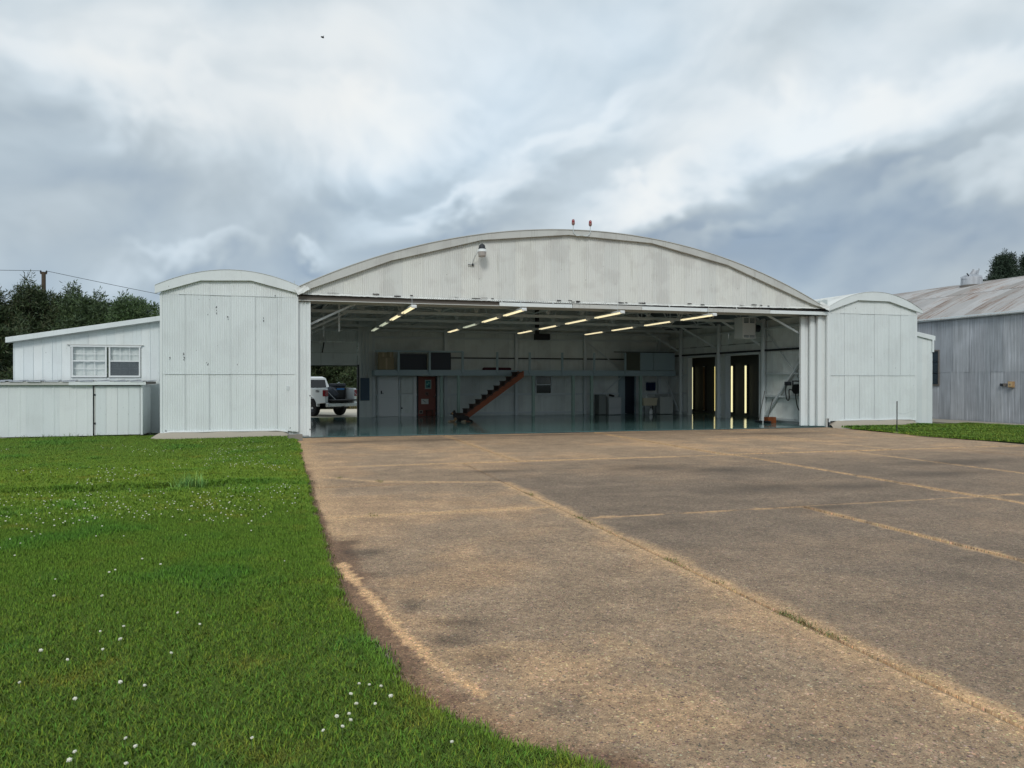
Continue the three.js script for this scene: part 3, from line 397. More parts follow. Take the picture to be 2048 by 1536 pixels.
// concrete feet of the towers, rounded and sloping outwards
for (const [x0, x1, c] of [[-4.0, 0.12, [0, 0]], [20.42, 24.6, [1, 0]]]) {
  const n = 30, pos = [], idx = [], prof = [[0.30, -0.05], [0.27, 0.03], [0.22, 0.11], [0.13, 0.20], [0.06, 0.255], [-0.1, 0.275], [-0.2, 0.275]];
  for (let i = 0; i <= n; i++) for (const [d, y] of prof) { const t = i / n, e = Math.min(t, 1 - t) * n, k = smooth(-0.5, 2.2, e), x = lerp(x0, x1, t); pos.push(x, y * lerp(0.25, 1, k) * (0.92 + 0.16 * noise(x * 1.3, y * 5 + 3)) , FZ + d * lerp(0.35, 1, k) + 0.02 * noise(x * 2.3, d * 9)); }
  const w = prof.length; for (let i = 0; i < n; i++) for (let j = 0; j < w - 1; j++) { const a = i * w + j; idx.push(a, a + w, a + 1, a + 1, a + w, a + w + 1); }
  const g = new THREE.BufferGeometry(); g.setAttribute('position', new THREE.Float32BufferAttribute(pos, 3)); g.setAttribute('uv', new THREE.Float32BufferAttribute(pos.filter((_, i) => i % 3 !== 2), 2)); g.setIndex(idx); g.computeVertexNormals();
  part('concrete_foot', g, M.concrete, hangar);
  { const pts = []; for (let k = 0; k <= 14; k++) { const x = lerp(x0 + 0.3, x1 - 0.12, k / 14), e = Math.min(k, 14 - k); pts.push([x, 0.262 - (e === 0 ? 0.05 : 0) + 0.012 * noise(x * 1.3, 4), FZ + 0.035]); } part('painted_lip', tube(pts, 0.026, 40, 7), M.white, hangar); }
}
// sliding door leaves
{
  const l = sub('sliding_door_leaf', hangar); l.userData.label = 'edge of a white ribbed sliding leaf showing beside the left tower';
  const g = sheet(-0.6, 0.66, 0.07, 4.35, { shape: 'rib', pitch: 0.1, amp: 0.02 }); g.translate(0, 0, FZ - 0.11); part('panel', g, M.paint[0], l); part('edge_trim', rbx(0.655, 0.715, 0.04, 4.37, FZ - 0.19, FZ - 0.075, 0.008), M.trimWhite, l); part('inner_panel', bx(-0.6, 0.65, 0.06, 4.36, FZ - 0.19, FZ - 0.15), M.inner[0], l);
  for (const y of [0.27, 1.35]) part('latch', rod([0.69, y, FZ - 0.075], [0.69, y, FZ - 0.055], 0.018), M.dark, l);
  const defs = [[19.38, FZ - 0.44], [19.69, FZ - 0.28], [19.93, FZ - 0.13]];
  defs.forEach(([x, z], i) => { const q = sub('sliding_door_leaf', hangar); q.userData.label = ['rearmost', 'middle', 'foremost'][i] + ' of the white leaves stacked beside the right tower'; part('edge_trim', rbx(x, x + 0.19, 0.05, 4.36, z - 0.11, z, 0.01), M.trimWhite, q); const p = sheet(x + 0.18, x + 2.2, 0.05, 4.36, { shape: 'rib', pitch: 0.2, amp: 0.02 }); p.translate(0, 0, z - 0.045); part('panel', p, M.paint[i], q); part('inner_panel', bx(x + 0.02, x + 2.2, 0.06, 4.35, z - 0.115, z - 0.105), M.inner[0], q); });
  part('jamb_post', rbx(20.22, 20.33, 0.34, 4.46, FZ - 0.06, FZ + 0.045, 0.012), M.trimWhite, hangar); part('jamb_foot', rbx(20.215, 20.26, 0.0, 0.34, FZ - 0.06, FZ + 0.02, 0.01), M.trim, hangar); part('jamb_bracket', rbx(20.30, 20.345, 0.02, 0.5, FZ - 0.04, FZ + 0.02, 0.006), M.dark, hangar);
}
// floor: glossy painted concrete
const floorMat = std([96, 124, 122], 0.09, { roughnessMap: null }); floorMat.map = texture(512, 6, (u, v) => { const n = fbm(u * 6, v * 6, 5, 6), m = fbm(u * 50, v * 50, 2, 50); return [92 + 14 * n + 5 * m, 126 + 14 * n + 5 * m, 124 + 14 * n + 5 * m]; }); floorMat.color.set(0xffffff); floorMat.bumpMap = T.rough; floorMat.bumpScale = 0.0006;
const floor = structure('hangar_floor', bx(0.0, 26, -0.2, 0.025, BZ - 0.2, FZ - 0.09), floorMat);
{ const uv = floor.geometry.attributes.uv, p = floor.geometry.attributes.position; for (let i = 0; i < p.count; i++) uv.setXY(i, p.getX(i), p.getZ(i)); }
structure('door_threshold', bx(0.2, 20.3, -0.1, 0.012, FZ - 0.09, FZ + 0.0), std([60, 64, 64], 0.7));
// walls inside. back wall: posts, rails and two tiers of sheet
const backPut = (g) => g.translate(0, 0, BZ);
{
  const wall = sub('back_wall', hangar);
  sheets(wall, 3.32, 20.3, 0.0, 2.08, M.inner, { put: backPut, width: 0.76 });
  sheets(wall, 3.32, 20.3, 2.06, 4.36, M.inner, { put: (g) => g.translate(0, 0, BZ + 0.006), width: 0.76 });
  sheets(wall, 0.2, 20.3, 4.34, (x) => Math.max(4.4, roofY(x)), M.inner, { put: backPut, width: 0.9 });
  sheets(wall, 0.2, 3.34, 3.70, 4.36, M.inner, { put: backPut, width: 0.8 });
  const g1 = sub('wall_girt', hangar); for (const y of [0.16, 1.11, 3.96]) part('girt', bx(y < 3 ? 4.05 : 3.4, 20.2, y - 0.05, y + 0.05, BZ + 0.012, BZ + 0.10), M.steel, g1); part('dark_girt', bx(7.9, 18.4, 2.94, 3.0, BZ + 0.012, BZ + 0.12), M.black, g1, 'dark horizontal bar above the mezzanine');
  for (const x of [4.05, 7.67, 11.4, 15.22, 19.58]) part('wall_post', rbx(x - 0.08, x + 0.08, 0.025, 4.4, BZ + 0.02, BZ + 0.22, 0.012), M.steel, hangar);
  for (const y of [4.31]) part('eave_beam', rbx(0.3, 20.2, y - 0.06, y + 0.06, BZ + 0.015, BZ + 0.2, 0.01), M.steel, hangar);
}
// side walls
function sideWall(name, X, mats, face, openings) {
  const w = sub(name, hangar), put = (g) => { g.rotateY(-Math.PI / 2 * face); g.translate(X, 0, 0); };
  const runs = openings.length ? [[25.45, 29.67, 0, 2.12], [25.45, 29.67, 2.1, 4.15], [25.45, 38.4, 4.12, 5.0], [29.67, 32.46, 3.02, 4.15], [32.46, 33.31, 0, 2.12], [32.46, 33.31, 2.1, 4.15], [33.31, 36.09, 3.02, 4.15], [36.09, 38.4, 0, 2.12], [36.09, 38.4, 2.1, 4.15]] : [[25.45, 38.4, 0, 2.12], [25.45, 38.4, 2.1, 5.0]];
  for (const [a, b, y0, y1] of runs) sheets(w, -b - (y0 > 3 ? 0.025 : 0), -a + (y0 > 3 ? 0.025 : 0), y0, y1, mats, { width: 0.76, put: (g) => { g.rotateY(Math.PI / 2); g.scale(1, 1, -1); g.index.array.reverse(); g.computeVertexNormals(); g.translate(X, 0, 0); } });
  return w;
}
sideWall('right_wall', 20.28, M.inner, -1, [1]); sideWall('left_wall', 0.22, M.inner, 1, []);
{
  const gs = sub('wall_girt', hangar);
  for (const y of [0.17, 1.15, 2.12, 3.15, 4.11]) for (const [a, b] of y < 3 ? [[-29.3, -25.7], [-33.2, -32.5], [-38.3, -36.2]] : [[-38.3, -25.7]]) part('girt', bx(20.13, 20.255, y - 0.04, y + 0.04, a, b), y === 3.15 ? M.dark : M.steel, gs);
  for (const [a, b] of [[-36.09, -33.31], [-32.46, -29.67]]) { const f = sub('opening_frame', hangar); part('head', bx(20.10, 20.36, 3.0, 3.1, a, b), M.steel, f); for (const z of [a, b]) part('jamb', bx(20.1, 20.36, 0.025, 3.1, z - 0.05, z + 0.05), M.steel, f); }
  for (const [a, b] of [[-33.28, -32.5]]) part('pier_panel', bx(20.2, 20.27, 0.03, 3.0, a, b), M.inner[1], hangar);
}
// frames: columns, bowstring trusses, knee braces
const frameZ = [-26.15, -29.45, -33.1, -36.85];
frameZ.forEach((z, i) => {
  const t = sub('roof_truss', hangar), yC = 4.42, top = (x) => roofY(x) - 0.24;
  part('bottom_chord', [bx(0.4, 20.1, yC - 0.055, yC + 0.055, z + 0.02, z + 0.05), bx(0.4, 20.1, yC - 0.055, yC + 0.055, z - 0.05, z - 0.02)], M.steel, t);
  const arc = []; for (let k = 0; k < 20; k++) { const a = lerp(0.5, 19.9, k / 20), b = lerp(0.5, 19.9, (k + 1) / 20); arc.push(beam([a, top(a), z], [b, top(b), z], 0.11, 0.09)); } part('top_chord', arc, M.steel, t);
  const n = 12; for (let k = 0; k < n; k++) { const a = lerp(1.2, 19.0, k / n), b = lerp(1.2, 19.0, (k + 1) / n), m = (a + b) / 2; part('web_member', beam([a, yC, z], [m, top(m), z], 0.045), M.steel, t); part('web_member', beam([m, top(m), z], [b, yC, z], 0.045), M.steel, t); part('web_member', beam([b, yC, z], [b, top(b), z], 0.035), M.steel, t); }
  if (i > 0) part('column', rod([20.14, 0.025, z], [20.14, 4.55, z], 0.11, 0.11, 14), M.steel, hangar);
  part('column', rod([0.40, 0.025, z], [0.40, 4.5, z], 0.1, 0.1, 12), M.steel, hangar);
  part('knee_brace', beam([0.5, 3.58, z], [2.15, 4.38, z], 0.07), M.steel, hangar); part('knee_brace', beam([19.95, i ? 3.4 : 3.5, z], [18.05, 4.4, z], 0.07), M.steel, hangar);
});
// bracing between the frames
{ const st = sub('roof_bracing', hangar);
  for (const x of [2.3, 5.8, 9.5, 13.1, 16.8, 18.8]) part('strut', beam([x, 4.52, -26.2], [x, 4.52, BZ + 0.1], 0.045), M.steel, st);
  for (let i = 0; i < 3; i++) for (const [a, b] of [[2.3, 5.8], [13.1, 16.8], [5.8, 9.5]]) { part('diagonal', rod([a, 4.56, frameZ[i]], [b, 4.56, frameZ[i + 1]], 0.016, 0.016, 6), M.steel, st); part('diagonal', rod([b, 4.6, frameZ[i]], [a, 4.6, frameZ[i + 1]], 0.016, 0.016, 6), M.steel, st); }
  for (let x = 1.6; x < 19.6; x += 1.5) part('purlin', beam([x, roofY(x) - 0.13, FZ - 0.1], [x, roofY(x) - 0.13, BZ + 0.03], 0.06, 0.1), M.steel, st);
  for (const z of [-27.6, -31.3, -35]) part('hanger', beam([1.4 + (z + 31) * 0.1, 3.55, z], [1.4 + (z + 31) * 0.1, 4.5, z], 0.06), M.steel, st);
  part('wall_brace', beam([20.12, 3.6, -25.85], [20.12, 0.35, -29.2], 0.09), M.steel, hangar); part('wall_brace', rod([20.18, 3.9, -29.2], [20.18, 1.2, -26.3], 0.02), M.steel, hangar);
  part('wall_brace', beam([19.9, 1.9, BZ + 0.3], [20.05, 0.2, -36.95], 0.06), M.steel, hangar);
  for (const [a, b] of [[[15.3, 0.3], [17.3, 2.0]], [[15.3, 3.9], [17.2, 2.5]]]) part('wall_brace', beam([a[0], a[1], BZ + 0.16], [b[0], b[1], BZ + 0.16], 0.05), M.steel, hangar);
}
// roof shell
{ const n = 40, pos = [], idx = [], zs = [FZ + 0.05, BZ - 0.1]; for (let i = 0; i <= n; i++) { const x = lerp(0.1, 20.3, i / n); for (const z of zs) for (const d of [0, -0.06]) pos.push(x, roofY(x) + d, z); } for (let i = 0; i < n; i++) { const a = i * 4; idx.push(a, a + 2, a + 4, a + 2, a + 6, a + 4, a + 1, a + 5, a + 3, a + 3, a + 5, a + 7, a + 2, a + 3, a + 6, a + 3, a + 7, a + 6); } const g = new THREE.BufferGeometry(); g.setAttribute('position', new THREE.Float32BufferAttribute(pos, 3)); g.setIndex(idx); const f = g.toNonIndexed(); f.computeVertexNormals(); part('roof', f, M.roofUnder, hangar); }
// dark workshop beyond the openings in the right wall
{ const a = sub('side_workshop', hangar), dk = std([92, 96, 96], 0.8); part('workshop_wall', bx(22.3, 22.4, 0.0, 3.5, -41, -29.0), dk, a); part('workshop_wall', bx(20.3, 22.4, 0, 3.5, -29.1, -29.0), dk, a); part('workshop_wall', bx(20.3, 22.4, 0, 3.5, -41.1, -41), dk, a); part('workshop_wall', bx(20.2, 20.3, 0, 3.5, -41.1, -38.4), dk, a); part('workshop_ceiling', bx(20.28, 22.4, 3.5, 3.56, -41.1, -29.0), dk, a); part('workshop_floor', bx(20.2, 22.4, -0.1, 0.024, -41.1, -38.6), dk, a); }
// overhead door, half raised, and the pier beside it
{
  const d = sub('overhead_door', hangar); d.userData.label = 'sectional overhead door raised above the pickup';
  for (const [y0, y1] of [[2.56, 3.17], [3.18, 3.69]]) for (const [a, b] of [[0.3, 1.55], [1.56, 3.28]]) part('panel', rbx(a, b, y0, y1, BZ + 0.02, BZ + 0.07, 0.012), M.inner[2], d);
  part('bottom_seal', bx(0.3, 3.3, 2.52, 2.56, BZ + 0.02, BZ + 0.07), M.black, d); part('strut', beam([1.62, 3.18, BZ + 0.1], [1.7, 3.68, BZ + 0.1], 0.05), M.dark, d);
  part('door_pier', bx(3.32, 4.0, 0.025, 4.8, BZ - 0.02, BZ + 0.22), M.inner[1], hangar); part('pier_panel', rbx(3.42, 3.86, 0.85, 1.95, BZ + 0.22, BZ + 0.30, 0.01), std([62, 84, 104], 0.6), hangar); part('jamb', bx(3.28, 3.36, 0.025, 2.6, BZ - 0.1, BZ + 0.26), M.dark, hangar);
  for (const x of [3.5, 3.66, 3.8]) part('conduit', rod([x, 1.95, BZ + 0.25], [x, 4.2, BZ + 0.25], 0.022), M.steel, hangar);
}
// yard lamp on the gable, red beacons on the arch
{
  const y = thing('yard_lamp', 'dusk lamp with black cap and clear bowl on a bent arm on the gable', 'lamp', [6.27, 5.98, FZ + 0.34]);
  part('bowl', lathe([[0.0, 0.0], [0.115, 0.0], [0.125, 0.04], [0.15, 0.16], [0.15, 0.17]]), new THREE.MeshPhysicalMaterial({ color: col(206, 200, 196), roughness: 0.35, transmission: 0.3, thickness: 0, side: THREE.DoubleSide }), y);
  part('reflector', lathe([[0.155, 0.165], [0.155, 0.18], [0.13, 0.25], [0.10, 0.27], [0, 0.27]]), M.white, y); part('cap', lathe([[0.12, 0.262], [0.125, 0.28], [0.11, 0.30], [0.10, 0.38], [0.06, 0.42], [0.02, 0.425], [0.02, 0.45], [0, 0.45]]), M.dark, y);
  part('arm', tube([[-0.12, 0.2, 0.0], [-0.18, 0.10, -0.05], [-0.24, -0.05, -0.18], [-0.25, -0.2, -0.30]], 0.018), M.steel, y); part('bracket', [rbx(-0.42, -0.20, -0.25, -0.23, -0.31, -0.27, 0.006), rbx(-0.27, -0.23, -0.27, -0.18, -0.325, -0.28, 0.006)], M.dark, y);
  const bc = thing('warning_beacon', 'left of the two red beacon lights on the arch top', 'beacon', [9.6, 6.9, FZ + 0.16], 0, 'red beacons on the arch'), red = new THREE.MeshPhysicalMaterial({ color: col(134, 8, 14), roughness: 0.2, clearcoat: 0.6, side: THREE.DoubleSide });
  part('pipe', tube([[0.28, 0.02, 0.0], [0.12, 0.01, 0], [0.01, 0.12, 0], [0, 0.3, 0], [0, 0.37, 0]], 0.014), M.steel, bc); part('housing', lathe([[0, 0.36], [0.03, 0.36], [0.055, 0.40], [0.06, 0.44], [0.055, 0.45]]), std([150, 116, 108], 0.5), bc); part('lens', lathe([[0.055, 0.445], [0.055, 0.5], [0.045, 0.55], [0.02, 0.57], [0, 0.572]]), red, bc);
  const b2 = bc.clone(); b2.name = numbered('warning_beacon'); b2.position.x = 10.24; b2.rotation.y = Math.PI; b2.userData = { label: 'right of the two red beacon lights on the arch top', category: 'beacon', group: 'red beacons on the arch' }; scene.add(b2);
}

// ================= INSIDE THE HANGAR =================
const font = await new FontLoader().loadAsync('fonts/droid/droid_sans_bold.typeface.json');
// long twin-tube battens, four rows of four
{
  const glowMat = new THREE.MeshStandardMaterial({ color: 0xfff4d8, emissive: new THREE.Color(1, 0.87, 0.55), emissiveIntensity: 0.9, roughness: 0.5 }), dimMat = new THREE.MeshStandardMaterial({ color: 0xe8ead8, emissive: new THREE.Color(0.9, 0.95, 0.72), emissiveIntensity: 0.45, roughness: 0.5 });
  const place = ['nearest the front', 'second from the front', 'third from the front', 'nearest the back wall'], rows = ['leftmost row', 'second row from the left', 'third row from the left', 'rightmost row'];
  [3.93, 7.66, 11.26, 14.9].forEach((x, c) => [-25.98, -29.2, -32.7, -36.15].forEach((z, d) => {
    const l = thing('strip_light', 'strip light ' + place[d] + ', ' + rows[c], 'light', [x, 4.2, z], 0, 'strip lights under the trusses'), dim = (c === 0 && d > 1) || (c === 1 && d === 2);
    part('tray', rbx(-0.085, 0.085, 0.03, 0.085, -1.22, 1.22, 0.012), M.white, l);
    for (const s of [-1, 1]) part('tube', rod([s * 0.05, 0.008, -1.18], [s * 0.05, 0.008, 1.18], 0.02, 0.02, 10), dim ? dimMat : glowMat, l);
    for (const s of [-1, 1]) part('end_cap', rbx(-0.085, 0.085, -0.02, 0.06, s * 1.185, s * 1.235, 0.008), M.white, l);
    for (const s of [-0.8, 0.8]) part('hanger', rod([0, 0.085, s], [0, 0.36, s], 0.006, 0.006, 5), M.steel, l);
    const a = new THREE.RectAreaLight(new THREE.Color(1, 0.9, 0.68), dim ? 0.4 : 0.85, 0.14, 2.3); a.position.set(0, -0.03, 0); a.rotation.x = -Math.PI / 2; l.add(a);
  }));
  // upright tubes in the dark workshop
  const yel = new THREE.MeshStandardMaterial({ color: 0xfff2b0, emissive: new THREE.Color(1, 0.82, 0.28), emissiveIntensity: 0.9, roughness: 0.5 }), pale = new THREE.MeshStandardMaterial({ color: 0xfff8d8, emissive: new THREE.Color(1, 0.92, 0.5), emissiveIntensity: 1.0, roughness: 0.5 });
  const which = ['pale upright tube light at the far edge of the far workshop opening', 'unlit upright tube light in the middle of the far workshop opening', 'deep yellow upright tube light at the near edge of the far workshop opening', 'pale upright tube light, left in the near workshop opening', 'yellow upright tube light, right in the near workshop opening'];
  [-39.25, -37.95, -36.75, -35.15, -33.9].forEach((z, i) => {
    const l = thing('upright_tube_light', which[i], 'light', [22.16, 0.16, z], 0, 'upright tube lights in the workshop');
    part('backing', rbx(0.03, 0.135, -0.02, 2.46, -0.06, 0.06, 0.01), M.dark, l); part('tube', rod([0, 0.03, 0], [0, 2.41, 0], 0.045, 0.045, 12), i === 1 ? std([116, 92, 70], 0.5) : i === 2 ? yel : pale, l); for (const y of [0, 2.42]) part('end_cap', rod([0, y, 0], [0, y + 0.03, 0], 0.055, 0.055, 12), M.steel, l);
    if (i !== 1) { const a = new THREE.RectAreaLight(new THREE.Color(1, 0.9, 0.5), 0.5, 0.08, 2.3); a.position.set(-0.07, 1.22, 0); a.rotation.y = Math.PI / 2; l.add(a); }
  });
}
// mezzanine
{
  const m = thing('mezzanine', 'blue grey steel mezzanine along the back wall of the hangar', 'mezzanine'), z = -36.9;
  part('deck', bx(3.98, 19.85, 2.08, 2.30, BZ + 0.24, z - 0.05), M.mezz, m);
  const xs = [3.96, 5.11, 6.61, 8.24, 10.0, 11.69, 13.43, 15.18, 16.92, 19.86]; for (let i = 0; i < xs.length - 1; i++) part('fascia_panel', rbx(xs[i] + 0.004, xs[i + 1] - 0.004, 2.06, 2.34, z - 0.04, z, 0.008), M.mezz, m);
  for (const x of xs.slice(1, 9)) part('rail_post', rbx(x - 0.055, x + 0.055, 2.2, 3.24, z + 0.002, z + 0.06, 0.008), M.mezz, m);
  part('top_rail', rbx(3.98, 8.26, 3.19, 3.27, z - 0.03, z + 0.03, 0.008), M.mezz, m);
  for (const x of [8.07, 11.93, 14.08, 15.1, 17.87]) part('support_post', rbx(x - 0.07, x + 0.07, 0.025, 2.08, z - 0.2, z - 0.06, 0.008), M.steelGreen, m); part('support_post', rbx(7.2, 7.34, 0.025, 2.08, z - 0.5, z - 0.36, 0.008), M.steelGreen, m);
  for (const [a, b, c] of [[16.97, 17.78, std([84, 88, 78], 0.8)], [17.8, 18.55, M.mezz], [18.57, 19.8, M.mezz]]) part('side_panel', rbx(a, b, 2.36, 3.28, z - 0.03, z + 0.0, 0.006), c, m);
  part('panel_rail', rbx(16.3, 19.8, 3.285, 3.33, z - 0.05, z + 0.02, 0.006), M.dark, m);
  // things stored on it
  const bd = (n, l, c, a, b, y0, y1, zz, mat) => { const t = thing(n, l, c, [(a + b) / 2, y0, zz]); const w = (b - a) / 2; part('board', rbx(-w, w, 0, y1 - y0, -0.03, 0.03, 0.01), mat, t); part('frame', [bx(-w - 0.02, -w + 0.002, -0.0, y1 - y0, -0.032, 0.034), bx(w - 0.002, w + 0.02, 0, y1 - y0, -0.032, 0.034)], M.black, t); };
  const navy = std([18, 28, 44], 0.5); bd('dark_board', 'wide black board standing behind the mezzanine rail', 'board', 5.2, 6.53, 2.31, 3.13, -37.3, navy); bd('dark_board', 'smaller black board right of the wide one on the mezzanine', 'board', 6.72, 7.72, 2.31, 3.2, -37.3, navy);
  const card = std([150, 138, 112], 0.9), box = (x0, x1, y0, y1, z0, z1, l) => { const t = thing('cardboard_box', l, 'box', [(x0 + x1) / 2, y0, (z0 + z1) / 2]); const w = (x1 - x0) / 2, d = (z1 - z0) / 2; part('carton', rbx(-w, w, 0, y1 - y0, -d, d, 0.012), card, t); part('tape', bx(-0.04, 0.04, 0.02, y1 - y0 + 0.003, -d - 0.003, d + 0.003), std([176, 160, 130], 0.5), t); };
  box(4.2, 4.92, 2.302, 2.92, -37.7, -37.1, 'large cardboard box at the left end of the mezzanine'); box(4.2, 4.62, 2.923, 3.18, -37.6, -37.1, 'flat cardboard box lying on the large mezzanine box'); box(4.64, 4.9, 2.923, 3.22, -37.6, -37.15, 'small printed cardboard box on top of the large mezzanine box');
  const c = thing('rolled_cushion', 'long maroon cushion lying on the mezzanine floor', 'cushion', [10.1, 2.302, -37.3]); part('cushion', (() => { const g = new THREE.CapsuleGeometry(0.1, 1.3, 6, 12); g.rotateZ(Math.PI / 2); g.scale(1, 0.9, 1.6); return g.translate(0, 0.09, 0); })(), std([70, 26, 40], 0.9), c); part('strap', bx(-0.03, 0.03, 0.0, 0.185, -0.17, 0.17), M.black, c);
}
// staircase
{
  const s = thing('staircase', 'open wooden staircase with orange brown stringers rising to the mezzanine', 'stairs'), z0 = -36.55, z1 = -35.75, n = 10, wood = tint(T.wood, 0.74, 0.66, 0.62, 0.6), a = [8.2, 0.03], b = [11.25, 2.22];
const stepMat = std([66, 48, 42], 0.7);
  for (const z of [z0, z1]) { const g = prism([[7.86, 0.03], [8.26, 0.03], [11.02, 2.0], [11.02, 2.28], [10.96, 2.28]], 0.05, 0.004); g.translate(0, 0, z); part('stringer', g, wood, s); }
  // each step: a dark board on a dark riser, its end standing above the stringer
  for (let i = 0; i < n; i++) { const x = lerp(7.88, 10.98, i / n), run = 3.1 / n, y = 0.03 + (i + 1) * 2.22 / n; part('tread', rbx(x - 0.03, x + run, y - 0.04, y, z0 - 0.03, z1 + 0.085, 0.008), stepMat, s); part('riser', rbx(x, x + 0.03, y - 2.22 / n, y - 0.04, z0 - 0.02, z1 + 0.075, 0.005), stepMat, s); part('carriage', (() => { const g = prism([[x + 0.03, y - 0.042], [x + run - 0.002, y - 0.042], [x + 0.03, y - 2.22 / n + 0.0]], 0.03); return g.translate(0, 0, z1 + 0.02); })(), stepMat, s); }
}
// doors in the back wall
{
  const z = BZ + 0.1, d1 = sub('white_door', hangar); part('door_frame', [bx(4.26, 4.33, 0.025, 2.05, z - 0.08, z + 0.05), bx(5.31, 5.38, 0.025, 2.05, z - 0.08, z + 0.05)], M.steel, d1); const l1 = part('door_leaf', rbx(4.34, 5.30, 0.035, 2.04, z - 0.03, z + 0.02, 0.006), M.white, d1); part('door_panel_rib', bx(4.45, 5.2, 0.985, 0.995, z + 0.02, z + 0.026), M.steel, d1); part('handle', [rbx(4.42, 4.48, 1.16, 1.32, z + 0.02, z + 0.035, 0.005), rod([4.45, 1.2, z + 0.06], [4.56, 1.2, z + 0.06], 0.012), rod([4.45, 1.2, z + 0.02], [4.45, 1.2, z + 0.06], 0.012)], M.dark, d1);
  const d2 = sub('cabinet_door', hangar); for (const [y0, y1] of [[0.2, 1.12], [1.2, 2.03]]) part('door_leaf', rbx(5.42, 6.02, y0, y1, z - 0.03, z + 0.02, 0.006), M.inner[2], d2); part('door_frame', [bx(6.03, 6.2, 0.025, 2.05, z - 0.06, z + 0.04), bx(5.42, 6.02, 0.03, 0.19, z - 0.06, z + 0.01)], M.white, d2); part('knob', new THREE.SphereGeometry(0.04, 10, 8).translate(5.46, 0.45, z + 0.05), M.dark, d2);
  const d3 = sub('red_door', hangar); d3.userData.label = 'dark red brown wooden door with posters'; part('door_leaf', rbx(6.29, 7.16, 0.035, 2.03, z - 0.03, z + 0.02, 0.006), std([124, 62, 46], 0.55), d3); part('door_frame', [bx(6.22, 6.28, 0.025, 2.05, z - 0.08, z + 0.04), bx(7.17, 7.24, 0.025, 2.05, z - 0.08, z + 0.04)], M.dark, d3); part('knob', new THREE.SphereGeometry(0.035, 12, 8).translate(7.08, 1.02, z + 0.06), std([220, 220, 215], 0.2, { metalness: 0.9 }), d3);
  const d4 = sub('dark_doorway', hangar); part('door_leaf', rbx(17.55, 18.1, 0.035, 2.05, z - 0.03, z + 0.02, 0.006), std([24, 36, 52], 0.5), d4); part('door_frame', [bx(17.2, 17.54, 0.025, 2.06, z - 0.06, z + 0.05), bx(18.11, 18.18, 0.025, 2.06, z - 0.06, z + 0.08)], M.mezz, d4);
  // flat prints on the red door
  const print = (w, h, fn) => { const c = document.createElement('canvas'); c.width = w; c.height = h; fn(c.getContext('2d')); const t = new THREE.CanvasTexture(c); t.colorSpace = THREE.SRGBColorSpace; return std(new THREE.Color(1, 1, 1), 0.6, { map: t }); };
  const poster = (x0, x1, y0, y1, label, mat) => { const t = thing('poster', label, 'poster', [(x0 + x1) / 2, y0, z + 0.024]), w = x1 - x0, h = y1 - y0; const g = new THREE.BoxGeometry(w, h, 0.006); g.translate(0, h / 2, 0); part('sheet', g, mat, t); return t; };
  poster(6.62, 6.94, 1.40, 1.86, 'teal framed picture high on the red door', print(64, 96, (c) => { c.fillStyle = '#9fb0a6'; c.fillRect(0, 0, 64, 96); c.fillStyle = '#2f7f80'; c.fillRect(8, 10, 48, 74); c.fillStyle = '#7fc0b4'; c.fillRect(16, 40, 18, 14); c.fillRect(34, 24, 12, 18); c.fillStyle = '#123a44'; c.fillRect(30, 60, 20, 16); }));
  poster(6.44, 6.80, 0.64, 0.9, 'pale landscape sheet low on the red door', print(96, 64, (c) => { c.fillStyle = '#c9cdc8'; c.fillRect(0, 0, 96, 64); c.strokeStyle = '#55606a'; c.lineWidth = 6; c.beginPath(); c.moveTo(18, 14); c.lineTo(48, 36); c.lineTo(66, 42); c.stroke(); }));
  poster(6.33, 6.52, 0.16, 0.34, 'small square framed print near the foot of the red door', print(48, 48, (c) => { c.fillStyle = '#8d8378'; c.fillRect(0, 0, 48, 48); c.fillStyle = '#1c1c20'; c.fillRect(12, 12, 24, 24); }));
  { const t = thing('wall_emblem', 'round dark emblem in the middle of the red door', 'emblem', [6.72, 1.16, z + 0.024]); part('ring', new THREE.TorusGeometry(0.075, 0.014, 8, 24), std([96, 88, 82], 0.5), t); part('plate', (() => { const g = new THREE.CylinderGeometry(0.06, 0.06, 0.008, 20); g.rotateX(Math.PI / 2); return g; })(), std([80, 44, 40], 0.6), t); }
  // window below the mezzanine
  const w = sub('inner_window', hangar); part('frame', [bx(12.44, 13.36, 1.10, 1.16, z - 0.06, z + 0.05), bx(12.44, 13.36, 1.58, 1.63, z - 0.06, z + 0.05), bx(12.44, 12.5, 1.16, 2.04, z - 0.06, z + 0.05), bx(13.3, 13.36, 1.16, 2.04, z - 0.06, z + 0.05)], M.steel, w); part('pane', bx(12.5, 13.3, 1.16, 1.58, z - 0.03, z - 0.01), std([24, 34, 42], 0.08), w);
  for (let i = 0; i < 3; i++) part('pane', bx(12.51 + i * 0.265, 12.765 + i * 0.265, 1.63, 2.03, z - 0.03, z - 0.012), std([92 + i * 12, 100 + i * 10, 100 + i * 8], 0.15), w);
  part('vent_box', rbx(12.36, 13.13, 3.94, 4.25, BZ + 0.12, BZ + 0.5, 0.01), M.black, hangar, 'black vent box high on the back wall'); part('flue', rod([12.45, 4.25, BZ + 0.4], [12.45, 6.2, BZ + 0.4], 0.11, 0.11, 12), M.black, hangar);
}
